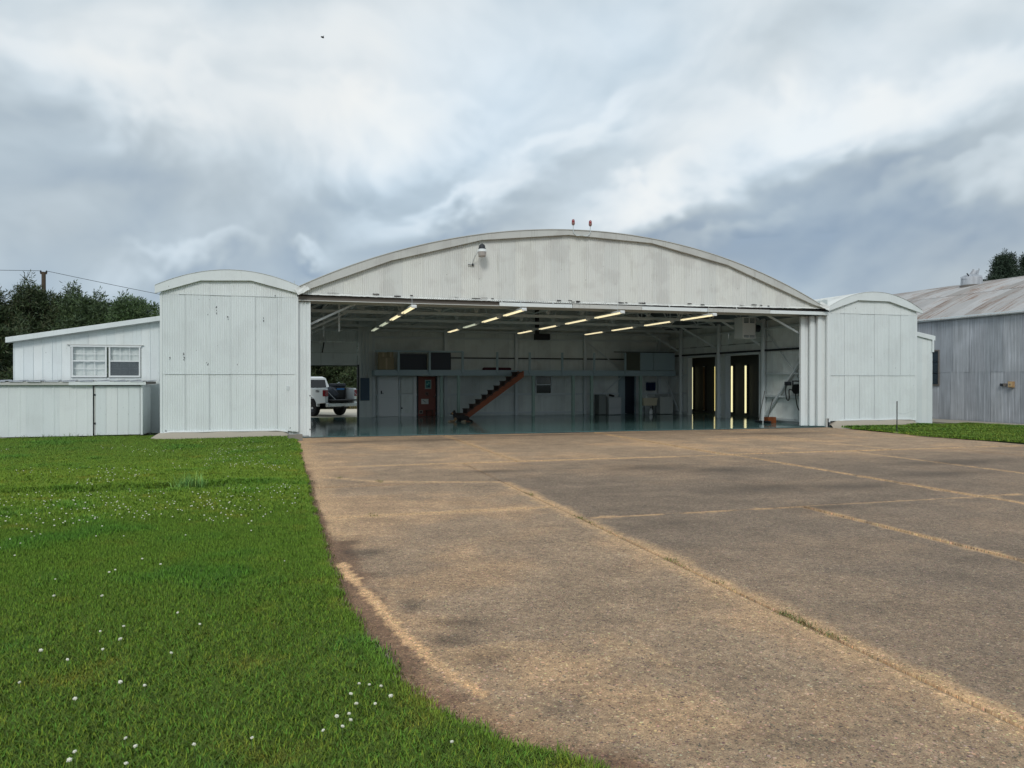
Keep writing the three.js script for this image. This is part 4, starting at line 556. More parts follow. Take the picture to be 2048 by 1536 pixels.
// workshop furniture along the back wall
{
  const f = thing('filing_cabinet', 'grey two drawer cabinet under the mezzanine left of the dark doorway', 'cabinet', [16.4, 0.027, -37.25]);
  part('body', rbx(-0.36, 0.36, 0.02, 0.94, -0.3, 0.26, 0.012), std([164, 172, 174], 0.5), f); for (const [y0, y1] of [[0.05, 0.36], [0.38, 0.9]]) part('drawer', rbx(-0.34, 0.34, y0, y1, 0.255, 0.275, 0.006), std([172, 178, 182], 0.45), f); part('plinth', bx(-0.34, 0.34, 0, 0.02, -0.28, 0.22), M.black, f);
  const h = thing('side_cabinet', 'taller dull cabinet standing left of the grey two drawer cabinet', 'cabinet', [15.78, 0.027, -37.5]); part('body', rbx(-0.2, 0.2, 0.02, 1.06, -0.3, 0.3, 0.01), std([112, 120, 118], 0.6), h); part('door', rbx(-0.18, 0.18, 0.06, 1.02, 0.295, 0.315, 0.006), std([120, 128, 126], 0.55), h); part('plinth', bx(-0.18, 0.18, 0, 0.02, -0.28, 0.26), M.black, h);
  const g = thing('grinder_tool', 'dark bench tool lying on the grey two drawer cabinet', 'tool', [16.42, 0.97, -37.3]); part('motor', (() => { const q = new THREE.CylinderGeometry(0.06, 0.05, 0.28, 12); q.rotateZ(1.35); return q.translate(-0.08, 0.062, 0); })(), M.black, g); part('arm', rod([0.0, 0.05, 0], [0.2, 0.16, 0], 0.03), M.steel, g);
  const w = thing('washing_machine', 'pale boxy washing machine right of the utility sink', 'washer', [19.36, 0.027, -37.25]); part('body', rbx(-0.38, 0.38, 0.02, 0.92, -0.34, 0.30, 0.02), std([182, 188, 186], 0.4), w); part('lid', rbx(-0.36, 0.36, 0.92, 0.935, -0.3, 0.28, 0.006), M.white, w); part('control_panel', rbx(-0.38, 0.38, 0.92, 1.07, -0.36, -0.27, 0.015), std([150, 156, 156], 0.4), w); part('plinth', bx(-0.35, 0.35, 0, 0.02, -0.3, 0.26), M.black, w);
  const s = thing('utility_sink', 'beige utility sink on thin legs below the dark towel', 'sink', [18.36, 0.027, -37.1]); part('basin', (() => { const q = new THREE.BoxGeometry(0.82, 0.38, 0.5); const p = q.attributes.position; for (let i = 0; i < p.count; i++) if (p.getY(i) < 0) { p.setX(i, p.getX(i) * 0.9); p.setZ(i, p.getZ(i) * 0.9); } q.computeVertexNormals(); return q.translate(0, 0.66, 0); })(), std([196, 190, 166], 0.5), s); part('rim', [bx(-0.43, 0.43, 0.85, 0.875, 0.22, 0.27), bx(-0.43, 0.43, 0.85, 0.875, -0.27, -0.22), bx(-0.43, -0.38, 0.85, 0.875, -0.22, 0.22), bx(0.38, 0.43, 0.85, 0.875, -0.22, 0.22)], std([206, 200, 178], 0.45), s); for (const a of [-0.34, 0.34]) for (const b of [-0.2, 0.2]) part('leg', rod([a, 0, b], [a, 0.48, b], 0.02), M.dark, s); part('tap', tube([[0, 0.87, -0.2], [0, 1.0, -0.2], [0, 1.02, -0.12], [0, 0.98, -0.06]], 0.014), std([220, 222, 222], 0.15, { metalness: 1 }), s);
  const b = thing('soap_bottle', 'white jug standing on the floor under the utility sink', 'jug', [18.5, 0.027, -37.1]); part('jug', lathe([[0, 0], [0.1, 0], [0.11, 0.03], [0.11, 0.2], [0.05, 0.28], [0.04, 0.33], [0, 0.33]]), M.white, b); part('cap', lathe([[0.045, 0.33], [0.045, 0.36], [0, 0.36]]), M.dark, b);
  const t = thing('hanging_towel', 'dark navy towel hanging on the wall above the utility sink', 'towel', [19.05, 1.27, BZ + 0.2]); part('cloth', (() => { const q = new THREE.PlaneGeometry(0.56, 0.46, 24, 8), p = q.attributes.position; for (let i = 0; i < p.count; i++) { p.setZ(i, 0.02 * Math.sin(p.getX(i) * 26) + 0.01 * noise(p.getX(i) * 5, p.getY(i) * 5)); if (p.getY(i) < -0.2) p.setX(i, p.getX(i) * 0.94); } q.computeVertexNormals(); return q.translate(0, 0.23, 0); })(), std([22, 36, 74], 0.95), t); part('rail', rod([-0.34, 0.465, 0], [0.38, 0.465, 0], 0.012), M.steel, t);
  const st = thing('wooden_stool', 'small brown stool in front of the red door', 'stool', [6.78, 0.027, -37.85]); part('seat', rbx(-0.18, 0.18, 0.3, 0.34, -0.16, 0.16, 0.015), std([92, 58, 44], 0.7), st); for (const a of [-0.14, 0.14]) for (const c of [-0.12, 0.12]) part('leg', rod([a * 1.1, 0, c * 1.1], [a, 0.3, c], 0.018), std([84, 54, 42], 0.7), st);
  const hr = thing('unit_heater', 'white louvred unit heater hung from the roof near the right wall', 'heater', [18.92, 3.62, -29.0]); part('cabinet', rbx(-0.32, 0.32, 0, 0.92, -0.32, 0.32, 0.02), M.white, hr); for (const [y0, y1, x0, x1] of [[0.66, 0.86, -0.26, -0.03], [0.66, 0.86, 0.03, 0.26], [0.05, 0.14, -0.26, -0.03], [0.05, 0.14, 0.03, 0.26]]) { part('grille', bx(x0, x1, y0, y1, 0.318, 0.328), std([96, 112, 120], 0.5), hr); for (let k = 1; k < 4; k++) part('louvre', bx(x0, x1, lerp(y0, y1, k / 4) - 0.006, lerp(y0, y1, k / 4) + 0.006, 0.326, 0.345), M.steel, hr); }
  part('fan_motor', [(() => { const q = new THREE.CylinderGeometry(0.13, 0.16, 0.36, 14); q.rotateZ(Math.PI / 2); return q.translate(0.5, 0.46, 0); })(), (() => { const q = new THREE.CylinderGeometry(0.24, 0.26, 0.1, 16); q.rotateZ(Math.PI / 2); return q.translate(0.37, 0.46, 0); })()], M.dark, hr); for (const x of [-0.25, 0.25]) part('hanger_rod', rod([x, 0.92, 0], [x, 1.5, 0], 0.01), M.steel, hr); part('gas_pipe', tube([[0.32, 0.1, 0], [0.7, 0.1, 0], [1.1, 0.1, 0], [1.12, 0.3, 0], [1.12, 0.78, 0]], 0.018, 40), M.steel, hr);
  const hz = -27.25, hs = thing('hose_reel', 'dark hose reel with looped black hoses on the right wall', 'hose reel', [20.12, 1.0, hz]); part('drum', (() => { const q = new THREE.CylinderGeometry(0.2, 0.2, 0.16, 20); q.rotateZ(Math.PI / 2); return q.translate(-0.12, 0.48, 0.3); })(), M.black, hs); part('bracket', [bx(-0.2, -0.02, 0.78, 0.83, 0.12, 0.62), bx(-0.2, -0.16, 0.45, 0.83, 0.12, 0.16), bx(-0.18, -0.0, 0.62, 0.78, -0.42, -0.2)], M.dark, hs); part('hose', tube([[-0.1, 0.66, -0.42], [-0.1, 0.3, -0.44], [-0.1, 0.02, -0.34], [-0.1, 0.0, -0.26], [-0.1, 0.1, -0.2], [-0.1, 0.45, -0.2], [-0.1, 0.4, 0.05], [-0.1, 0.34, 0.15]], 0.022, 60, 8), M.rubber, hs); part('hose', tube([[-0.1, 0.35, 0.2], [-0.1, 0.05, 0.24], [-0.1, -0.25, 0.34], [-0.1, -0.42, 0.5], [-0.1, -0.42, 0.7]], 0.02, 40, 8), M.rubber, hs);
  const wb = thing('wooden_crate', 'small orange brown wooden crate at the foot of the right wall column', 'crate', [19.62, 0.027, -28.2]); wb.scale.set(0.68, 0.85, 0.8); part('base', bx(-0.28, 0.28, 0, 0.02, -0.2, 0.2), tint(T.wood, 0.55, 0.55, 0.5), wb); for (const s of [-1, 1]) { part('side', rbx(-0.28, 0.28, 0.02, 0.3, s * 0.19 - 0.012, s * 0.19 + 0.012, 0.004), tint(T.wood, 0.6, 0.6, 0.52), wb); part('end', rbx(s * 0.27 - 0.012, s * 0.27 + 0.012, 0.02, 0.3, -0.175, 0.175, 0.004), tint(T.wood, 0.55, 0.55, 0.5), wb); }
  const br = (x, z, h, lean, l) => { const t = thing('push_broom', l, 'broom', [x, 0.027, z]); part('handle', rod([0, 0.08, 0], [lean, h, 0], 0.014, 0.014, 8), std([52, 44, 40], 0.6), t); part('head', rbx(-0.05, 0.05, 0.05, 0.1, -0.22, 0.22, 0.012), M.dark, t); part('bristles', (() => { const q = new THREE.BoxGeometry(0.09, 0.055, 0.42); return q.translate(0, 0.028, 0); })(), M.black, t); };
  br(19.3, -28.55, 1.35, 0.3, 'taller dark broom leaning on the column by the crate'); br(19.42, -28.1, 1.0, 0.25, 'shorter dark broom leaning beside the crate');
}

// the dog: black and tan, lying with its head up, by the foot of the stairs
{
  const B = []; const b = (a, c, r1, r2, k) => B.push({ a: V(...a), b: V(...c), r1, r2, k });   // k: 0 black, 1 tan, 2 pale
  b([0, 0.19, 0], [0.30, 0.17, -0.06], 0.12, 0.125, 0); b([0.30, 0.17, -0.06], [0.46, 0.15, -0.10], 0.125, 0.11, 0); b([0.0, 0.2, 0], [-0.06, 0.33, 0.01], 0.10, 0.075, 0); b([-0.06, 0.33, 0.01], [-0.09, 0.395, 0.02], 0.07, 0.075, 0);
  b([-0.09, 0.395, 0.02], [-0.17, 0.365, 0.06], 0.062, 0.04, 1); b([-0.17, 0.365, 0.06], [-0.225, 0.35, 0.085], 0.036, 0.026, 0);
  for (const s of [-1, 1]) { b([-0.07 + s * 0.02, 0.44, 0.02 + s * 0.04], [-0.065 + s * 0.03, 0.53, 0.02 + s * 0.055], 0.03, 0.008, 0); b([-0.02, 0.14, s * 0.085], [-0.06, 0.05, s * 0.1], 0.055, 0.04, 1); b([-0.06, 0.045, s * 0.1], [-0.28, 0.03, s * 0.09 + 0.06], 0.036, 0.028, 1); b([-0.28, 0.03, s * 0.09 + 0.06], [-0.34, 0.026, s * 0.09 + 0.075], 0.03, 0.024, 2); b([0.42, 0.12, s * 0.1 - 0.09], [0.28, 0.09, s * 0.15 - 0.06], 0.085, 0.06, 0); b([0.28, 0.09, s * 0.15 - 0.06], [0.40, 0.035, s * 0.17 - 0.08], 0.045, 0.03, 1); b([0.40, 0.035, s * 0.17 - 0.08], [0.25, 0.026, s * 0.17 - 0.04], 0.03, 0.024, 2); }
  b([0.5, 0.1, -0.1], [0.68, 0.04, -0.02], 0.045, 0.035, 0); b([0.68, 0.04, -0.02], [0.74, 0.03, 0.14], 0.035, 0.02, 0);
  const N = 96, half = 0.56, mc = new MarchingCubes(N, M.black, false, false, 120000), cx = 0.2, cy = 0.27; mc.isolation = 0; const p = V(0, 0, 0), ab = V(0, 0, 0);
  const dist = (p, w) => { let s = 0, best = 9, kind = 0; for (const q of B) { ab.subVectors(q.b, q.a); const t = clamp((p.x - q.a.x) * ab.x / ab.lengthSq() + (p.y - q.a.y) * ab.y / ab.lengthSq() + (p.z - q.a.z) * ab.z / ab.lengthSq()); const d = Math.hypot(p.x - q.a.x - t * ab.x, p.y - q.a.y - t * ab.y, p.z - q.a.z - t * ab.z) - lerp(q.r1, q.r2, t); s += Math.exp(-d * 60); if (d < best) { best = d; kind = q.k; } } if (w) w.kind = kind; return -Math.log(s + 1e-30) / 60; };
  for (let z = 0; z < N; z++) for (let y = 0; y < N; y++) for (let x = 0; x < N; x++) { p.set(cx + (x - N / 2) / (N / 2) * half, cy + (y - N / 2) / (N / 2) * half, (z - N / 2) / (N / 2) * half); mc.field[z * N * N + y * N + x] = -dist(p); }
  mc.update(); const n = mc.count, pos = new Float32Array(n * 3), nr = mc.normalArray.slice(0, n * 3), cl = new Float32Array(n * 3), w = {};
  for (let i = 0; i < n; i++) { p.set(cx + mc.positionArray[i * 3] * half, cy + mc.positionArray[i * 3 + 1] * half, mc.positionArray[i * 3 + 2] * half); pos.set([p.x, p.y, p.z], i * 3); dist(p, w); const under = p.y < 0.13 && p.x < 0.05 && p.z > 0.02; const c = w.kind === 2 || (under && w.kind === 0) ? [0.34, 0.28, 0.2] : w.kind === 1 ? [0.26, 0.17, 0.09] : [0.016, 0.015, 0.015]; cl.set(c, i * 3); }
  const g = new THREE.BufferGeometry(); g.setAttribute('position', new THREE.BufferAttribute(pos, 3)); g.setAttribute('normal', new THREE.BufferAttribute(nr, 3)); g.setAttribute('color', new THREE.BufferAttribute(cl, 3)); g.computeVertexNormals();
  const d = thing('dog', 'black and tan shepherd type dog lying with raised head before the staircase', 'dog', [7.06, 0.026, -32.9], -0.25); part('body', g, new THREE.MeshStandardMaterial({ vertexColors: true, roughness: 0.85 }), d); for (const s of [-1, 1]) part('eye', new THREE.SphereGeometry(0.011, 8, 6).translate(-0.15, 0.41, 0.055 + s * 0.03), M.black, d); part('nose', new THREE.SphereGeometry(0.018, 8, 6).translate(-0.248, 0.355, 0.095), M.black, d);
}

// ================= OUTSIDE =================
// lean-to with a shed roof left of the tower
{
  const l = thing('lean_to_building', 'white board sided lean-to with sloping roof and paired windows behind the low shed', 'building'), z = -28.8, top = poly([[-8.62, 3.06], [-3.7, 3.93]]);
  const cols = []; for (const [a, b, n] of [[-8.62, -6.95, 6], [-6.95, -4.80, 8], [-4.80, -3.7, 4]]) for (let k = 0; k < n; k++) cols.push(lerp(a, b, k / n)); cols.push(-3.7);
  for (let i = 0; i < cols.length - 1; i++) { const a = cols[i], b = cols[i + 1], q = (a + b) / 2, inWin = q > -6.95 && q < -4.80; const seg = inWin ? [[0, 1.93], [3.03, null]] : [[0, null]]; for (const [y0, y1] of seg) { const g = new THREE.BoxGeometry(b - a - 0.003, 1, 0.03), p = g.attributes.position, uv = g.attributes.uv; for (let k = 0; k < p.count; k++) { const x = p.getX(k) + (a + b) / 2; p.setX(k, x); p.setY(k, p.getY(k) < 0 ? y0 : (y1 ?? top(x) + 0.04)); uv.setXY(k, x, p.getY(k)); } g.computeVertexNormals(); g.translate(0, 0, z - 0.015 + (i % 2) * 0.004); part('siding_board', g, pick(M.paint, i), l); } }
  for (let i = 0; i < cols.length - 1; i += 1) if (cols[i] < -7.0 || cols[i] > -4.75) part('seam_rib', rbx(cols[i] - 0.012, cols[i] + 0.012, 0.0, top(cols[i]) - 0.01, z - 0.01, z + 0.018, 0.005), M.paint[1], l);
  part('backing_wall', bx(-8.58, -3.72, 0, 1.9, z - 0.12, z - 0.04), M.inner[0], l); part('end_wall', bx(-8.62, -8.56, 0, 3.06, z - 6, z - 0.035), M.paint[0], l);
  const rf = sub('roof', l); for (let i = 0; i < 8; i++) { const a = lerp(-8.78, -3.66, i / 8), b = lerp(-8.78, -3.66, (i + 1) / 8), ya = lerp(3.2, 4.09, i / 8), yb = lerp(3.2, 4.09, (i + 1) / 8); part('roof_sheet', prism([[a, ya], [b, yb], [b, yb + 0.03], [a, ya + 0.03 + 0.004 * (i % 2)]], 6.1).translate(0, 0, z - 5.9), M.gable[i % 3], rf); }
  { const g = prism([[-8.78, 3.07], [-3.68, 3.97], [-3.68, 4.12], [-8.78, 3.23]], 0.04, 0.006); g.translate(0, 0, z + 0.20); part('fascia', g, M.trimWhite, l); const s = prism([[-8.75, 3.055], [-3.69, 3.945], [-3.69, 3.965], [-8.75, 3.075]], 0.18); s.translate(0, 0, z + 0.02); part('soffit', s, M.trim, l); }
  part('wall_pipe', rod([-3.92, 0, z + 0.04], [-3.92, 3.8, z + 0.04], 0.025), M.trim, l);
  // two windows of six over six panes
  const glass = new THREE.MeshPhysicalMaterial({ color: 0xffffff, roughness: 0.03, transmission: 1, thickness: 0 }), blind = std([206, 214, 212], 0.8), screen = std([118, 126, 130], 0.9);
  [[-6.93, -5.86], [-5.80, -4.82]].forEach(([x0, x1], w) => {
    const g = sub('window', l), y0 = 1.99, y1 = 2.97, ym = 2.49; const W = M.white;
    part('frame', [rbx(x0, x0 + 0.05, y0, y1, z - 0.05, z + 0.04, 0.006), rbx(x1 - 0.05, x1, y0, y1, z - 0.05, z + 0.04, 0.006), rbx(x0, x1, y0 - 0.05, y0 + 0.01, z - 0.05, z + 0.05, 0.006), rbx(x0 - 0.03, x1 + 0.03, y1 - 0.01, y1 + 0.05, z - 0.05, z + 0.05, 0.006), rbx(x0 + 0.05, x1 - 0.05, ym - 0.022, ym + 0.022, z - 0.04, z + 0.025, 0.005)], W, g);
    for (let i = 0; i < 3; i++) for (let j = 0; j < 4; j++) { const a = lerp(x0 + 0.05, x1 - 0.05, i / 3), b = lerp(x0 + 0.05, x1 - 0.05, (i + 1) / 3), yb = lerp(j < 2 ? y0 + 0.01 : ym + 0.022, j < 2 ? ym - 0.022 : y1 - 0.01, (j % 2) / 2), h = (ym - 0.022 - y0 - 0.01) / 2; part('pane', bx(a + 0.002, b - 0.002, yb + 0.002, yb + h - 0.002, z - 0.02, z - 0.016), glass, g); }
    const mt = []; for (let i = 1; i < 3; i++) { const x = lerp(x0 + 0.05, x1 - 0.05, i / 3); mt.push(bx(x - 0.009, x + 0.009, y0 + 0.01, ym - 0.022, z - 0.013, z - 0.004), bx(x - 0.009, x + 0.009, ym + 0.022, y1 - 0.01, z - 0.013, z - 0.004)); } for (const y of [(y0 + ym) / 2, (ym + y1) / 2]) mt.push(bx(x0 + 0.05, x1 - 0.05, y - 0.009, y + 0.009, z - 0.0125, z - 0.0035)); part('muntin', mt, W, g);
    const cl = new THREE.PlaneGeometry(x1 - x0 - 0.02, y1 - y0, 30, 10), p = cl.attributes.position; for (let k = 0; k < p.count; k++) p.setZ(k, 0.015 * Math.sin(p.getX(k) * 18 + w) + 0.02 * noise(p.getX(k) * 4 + w * 7, p.getY(k) * 3)); cl.computeVertexNormals(); part('blind', cl.translate((x0 + x1) / 2, (y0 + y1) / 2, z - 0.09), blind, g);
    if (w) part('insect_screen', bx(x0 + 0.05, x1 - 0.05, y0 + 0.01, ym - 0.022, z + 0.006, z + 0.009), new THREE.MeshStandardMaterial({ color: col(96, 104, 110), roughness: 0.9, transparent: true, opacity: 0.55, side: THREE.DoubleSide }), g, 'grey screen on the lower right sash');
  });
  part('head_flashing', rbx(-7.05, -4.72, 3.02, 3.045, z - 0.02, z + 0.06, 0.005), M.trim, l);
}
// low shed with sliding door
const bark0 = std([118, 100, 80], 0.9);
{
  const s = thing('storage_shed', 'low white storage shed with a dark door gap at the lawn edge', 'shed'), z = -26.9, zb = -28.55, y1 = 1.70;
  const xs = []; for (let x = -11.4; x < -5.9; x += 0.92) xs.push(x); xs.push(-5.875);
  for (let i = 0; i < xs.length - 1; i++) { const g = sheet(xs[i], xs[i + 1], 0.10, y1, { shape: 'rib', pitch: 0.31, amp: 0.007 }); g.translate(0, 0, z + (i % 2) * 0.004); part('wall_panel', g, pick(M.paint, i), s); }
  const d = sub('sliding_door', s); for (let i = 0; i < 4; i++) { const a = lerp(-5.82, -4.52, i / 4), b = lerp(-5.82, -4.52, (i + 1) / 4); part('door_board', rbx(a + 0.002, b - 0.002, 0.115, 1.655, z - 0.01, z + 0.018 + (i % 2) * 0.003, 0.005), pick(M.paint, i + 1), d); for (const y of [0.2, 0.97, 1.58]) part('bolt', rod([(a + b) / 2, y, z + 0.018], [(a + b) / 2, y, z + 0.027], 0.014, 0.012, 7), M.steel, d); } part('edge_trim', rbx(-5.83, -5.80, 0.115, 1.655, z - 0.02, z + 0.03, 0.005), M.trim, d); for (const y of [0.45, 1.35]) part('hinge', rbx(-5.85, -5.79, y, y + 0.06, z + 0.02, z + 0.035, 0.004), M.dark, d);
  part('corner_panel', rbx(-4.51, -4.44, 0.10, y1, z - 0.1, z + 0.02, 0.008), M.trimWhite, s); { const g = sheet(0, 1.55, 0.10, y1, { shape: 'rib', pitch: 0.31, amp: 0.01 }); g.rotateY(Math.PI / 2); g.translate(-4.46, 0, z - 0.05); part('side_panel', g, M.paint[1], s); }
  part('back_wall', bx(-11.4, -4.47, 0, y1, zb - 0.03, zb), M.paint[1], s); part('floor', bx(-11.3, -4.55, 0.02, 0.07, zb + 0.02, z - 0.12), bark0, s);
  const rf = sub('roof', s); for (let i = 0; i < 15; i++) { const a = -11.5 + i * 0.48, g = new THREE.BufferGeometry(), pos = [], idx = []; for (const q of [0, 1]) for (const [dx, dy] of [[0, 0], [0.36, 0.0], [0.39, 0.035], [0.46, 0.035], [0.49, 0]]) pos.push(a + dx, 1.795 + dy * 0.8 + q * 0.035 + 0.004 * (i % 2), q ? zb - 0.1 : z + 0.14 + 0.01 * (i % 3)); for (let k = 0; k < 4; k++) idx.push(k, k + 1, k + 6, k, k + 6, k + 5); g.setAttribute('position', new THREE.Float32BufferAttribute(pos, 3)); g.setAttribute('uv', new THREE.Float32BufferAttribute(pos.filter((_, k) => k % 3 !== 1), 2)); g.setIndex(idx); const f = g.toNonIndexed(); f.computeVertexNormals(); part('roof_sheet', f, M.galv[i % 3], rf); }
  part('fascia', rbx(-11.5, -6.5, 1.695, 1.79, z + 0.08, z + 0.11, 0.006), M.trim, s); part('door_track_cover', rbx(-6.52, -4.33, 1.69, 1.80, z + 0.095, z + 0.14, 0.008), M.trimWhite, s); part('gutter', rbx(-4.44, -4.30, 1.72, 1.80, zb, z + 0.09, 0.01), M.weathered, s);
  for (const x of [-8.4, -9.6, -10.8, -7.2]) part('footing', rbx(x - 0.15, x + 0.15, -0.1, 0.095, z - 0.045, z - 0.008, 0.01), M.concrete, s);
}
// right lean-to, only its front edge shows
{
  const r = thing('side_annex', 'narrow white ribbed annex between the right tower and the grey building', 'building'), z = -25.62; const top = poly([[24.5, 3.72], [25.58, 3.52]]);
  for (let i = 0; i < 4; i++) { const a = lerp(24.5, 25.56, i / 4), b = lerp(24.5, 25.56, (i + 1) / 4), g = sheet(a, b, 0.0, (x) => top(x), { shape: 'rib', pitch: 0.265, amp: 0.014 }); g.translate(0, 0, z + (i % 2) * 0.004); part('wall_panel', g, pick(M.paint, i), r); }
  for (let i = 0; i < 8; i++) { const g = sheet(i * 1.6, (i + 1) * 1.6, 0.0, 3.5, { shape: 'rib', pitch: 0.3, amp: 0.012 }); g.rotateY(Math.PI / 2); g.translate(25.56, 0, z - 0.01); part('side_panel', g, pick(M.paint, i), r); }
  { const g = prism([[24.5, 3.70], [25.64, 3.48], [25.64, 3.66], [24.5, 3.86]], 0.05, 0.006); g.translate(0, 0, z + 0.02); part('fascia', g, M.trimWhite, r); } part('downpipe', rbx(25.5, 25.57, 3.0, 3.5, z + 0.02, z + 0.09, 0.01), M.trimWhite, r); part('back', bx(24.5, 25.56, 0, 3.4, z - 12.9, z - 12.8), M.inner[0], r);
  part('roof', (() => { const g = prism([[24.5, 3.84], [25.66, 3.63], [25.66, 3.66], [24.5, 3.87]], 12.9); return g.translate(0, 0, z - 12.85); })(), M.gable[0], r);
}
// grey corrugated building on the right
{
  const b = thing('grey_building', 'unpainted grey corrugated iron building with rusty arched roof', 'building'), X = 29.6, z0 = -48, z1 = -14, Rw = 10, Xc = X + Rw, Yr = 7.42, eave = 4.78, ry = (x) => Yr - (Yr - eave) * ((x - Xc) / Rw) ** 2;
  const put = (dx) => (g) => { g.rotateY(Math.PI / 2); g.scale(1, 1, -1); g.index.array.reverse(); g.computeVertexNormals(); g.translate(X + dx, 0, 0); };
  const w = sub('side_wall', b); sheets(w, z0, -29.72, 0.0, 2.25, M.galv, { width: 0.7, put: put(0) }); sheets(w, -29.28, z1, 0.0, 2.25, M.galv, { width: 0.7, put: put(0) }); sheets(w, z0, -29.72, 2.21, eave, M.galv, { width: 0.7, put: put(-0.008) }); sheets(w, -29.28, z1, 2.21, eave, M.galv, { width: 0.86, put: put(-0.008) }); sheets(w, -29.74, -29.26, 3.25, eave, M.galv, { put: put(0) }); sheets(w, -29.74, -29.26, 0, 1.6, M.galv, { put: put(0) });
  const wd = sub('window', b); part('frame', [bx(X - 0.06, X + 0.04, 1.58, 1.64, -29.76, -29.24), bx(X - 0.06, X + 0.04, 3.22, 3.28, -29.76, -29.24), bx(X - 0.06, X + 0.04, 1.64, 3.22, -29.28, -29.24), bx(X - 0.06, X + 0.04, 1.64, 3.22, -29.76, -29.72)], M.weathered, wd); for (let k = 0; k < 3; k++) part('pane', bx(X + 0.0, X + 0.01, 1.66 + k * 0.53, 2.16 + k * 0.53, -29.71, -29.29), std([40, 52, 60], 0.1), wd);
  part('end_wall', bx(X, X + 2 * Rw, 0, eave, z1 - 0.05, z1), M.galv[0], b); part('end_wall', bx(X, X + 2 * Rw, 0, eave, z0, z0 + 0.05), M.galv[0], b); part('far_wall', bx(X + 2 * Rw - 0.05, X + 2 * Rw, 0, eave, z0 + 0.05, z1 - 0.05), M.galv[0], b);
  part('eave_board', rbx(X - 0.17, X - 0.12, eave - 0.13, eave + 0.0, z0, z1, 0.01), M.steel, b); part('soffit', bx(X - 0.12, X + 0.02, eave - 0.02, eave + 0.0, z0, z1), M.weathered, b);
  const rf = sub('roof', b), rows = [[X - 0.22, X + 3.0], [X + 2.9, X + 6.2], [X + 6.1, X + 10.2]];
  for (let k = 0; k < 44; k++) rows.forEach(([xa, xb], q) => { const n = 10, m = 40, za = z0 + (k * (z1 - z0)) / 44, zb = z0 + ((k + 1) * (z1 - z0)) / 44 + 0.03, pos = [], uv = [], idx = []; for (let j = 0; j <= m; j++) for (let i = 0; i <= n; i++) { const x = lerp(xa, xb, i / n), z = lerp(za, zb, j / m), sag = 0.02 * noise(x * 0.8, z * 0.5 + 40); pos.push(x, ry(x) + 0.03 + q * 0.012 + 0.005 * (k % 2) + 0.01 * Math.sin(z / 0.085 * 6.283) + sag, z); uv.push(z + k * 1.7, x + q * 2.3 + k * 0.37); } for (let j = 0; j < m; j++) for (let i = 0; i < n; i++) { const a = j * (n + 1) + i; idx.push(a, a + n + 1, a + 1, a + 1, a + n + 1, a + n + 2); } const g = new THREE.BufferGeometry(); g.setAttribute('position', new THREE.Float32BufferAttribute(pos, 3)); g.setAttribute('uv', new THREE.Float32BufferAttribute(uv, 2)); g.setIndex(idx); g.computeVertexNormals(); part('roof_sheet', g, M.rust[(k * 5 + q * 2 + (k >> 2)) % 3], rf); });
  { const pos = [], idx = []; const n = 20; for (let i = 0; i <= n; i++) { const x = lerp(X + 9.9, X + 20.3, i / n); pos.push(x, ry(x) + 0.03, z0, x, ry(x) + 0.03, z1); } for (let i = 0; i < n; i++) { const a = i * 2; idx.push(a, a + 1, a + 2, a + 1, a + 3, a + 2); } const g = new THREE.BufferGeometry(); g.setAttribute('position', new THREE.Float32BufferAttribute(pos, 3)); g.setAttribute('uv', new THREE.Float32BufferAttribute(Array.from({ length: pos.length / 3 * 2 }, (_, i) => pos[(i >> 1) * 3 + (i % 2) * 2]), 2)); g.setIndex(idx); g.computeVertexNormals(); part('far_roof_slope', g, M.rust[0], rf); }
  for (const z of [z0 + 0.02, z1 - 0.03]) { const pts = [[X, eave], [X + 20, eave]]; for (let i = 0; i <= 20; i++) { const x = lerp(X + 20, X, i / 20); pts.push([x, ry(x)]); } const g = prism(pts, 0.03); g.translate(0, 0, z); part('gable_end', g, M.galv[1], b); }
  const v = thing('roof_ventilator', 'weathered metal ventilator with raised scoop on the rusty roof', 'ventilator', [35.0, ry(35.0) + 0.02, -32.5]);
  part('drum', lathe([[0.52, -0.12], [0.52, 0.12], [0.50, 0.42], [0.46, 0.44]], 20), M.galv[2], v); part('base_ring', lathe([[0.56, -0.14], [0.56, 0.0], [0.53, 0.02]], 20), M.weathered, v); part('lid', (() => { const g = lathe([[0.52, 0], [0.3, 0.10], [0, 0.16]], 20); g.rotateX(0.2); g.rotateZ(0.25); return g.translate(-0.02, 0.46, 0); })(), M.galv[1], v); part('scoop', (() => { const g = new THREE.CylinderGeometry(0.18, 0.26, 0.5, 12, 1, true, 0, Math.PI); g.rotateZ(-0.55); return g.translate(0.16, 0.72, 0); })(), M.galv[2], v); part('crank', rod([-0.3, 0.5, 0.1], [-0.42, 0.62, 0.1], 0.03), M.dark, v);
  const e = thing('meter_box', 'tan electric meter box on the grey corrugated wall', 'meter', [X - 0.02, 1.53, -25.42]); part('case', rbx(-0.12, 0, 0, 0.26, -0.12, 0.12, 0.012), std([170, 138, 100], 0.7), e); part('cover', rbx(-0.135, -0.118, 0.03, 0.23, -0.09, 0.09, 0.006), std([192, 164, 122], 0.6), e); part('latch', bx(-0.145, -0.134, 0.1, 0.16, -0.02, 0.02), M.weathered, e);
  const e2 = thing('wall_outlet', 'small dark outlet fittings left of the tan meter box', 'outlet', [X - 0.02, 1.58, -25.82]); part('box', rbx(-0.08, 0, 0, 0.12, -0.14, -0.03, 0.01), M.dark, e2); part('cover', rbx(-0.09, 0, 0.0, 0.13, 0.02, 0.14, 0.01), M.weathered, e2);
}
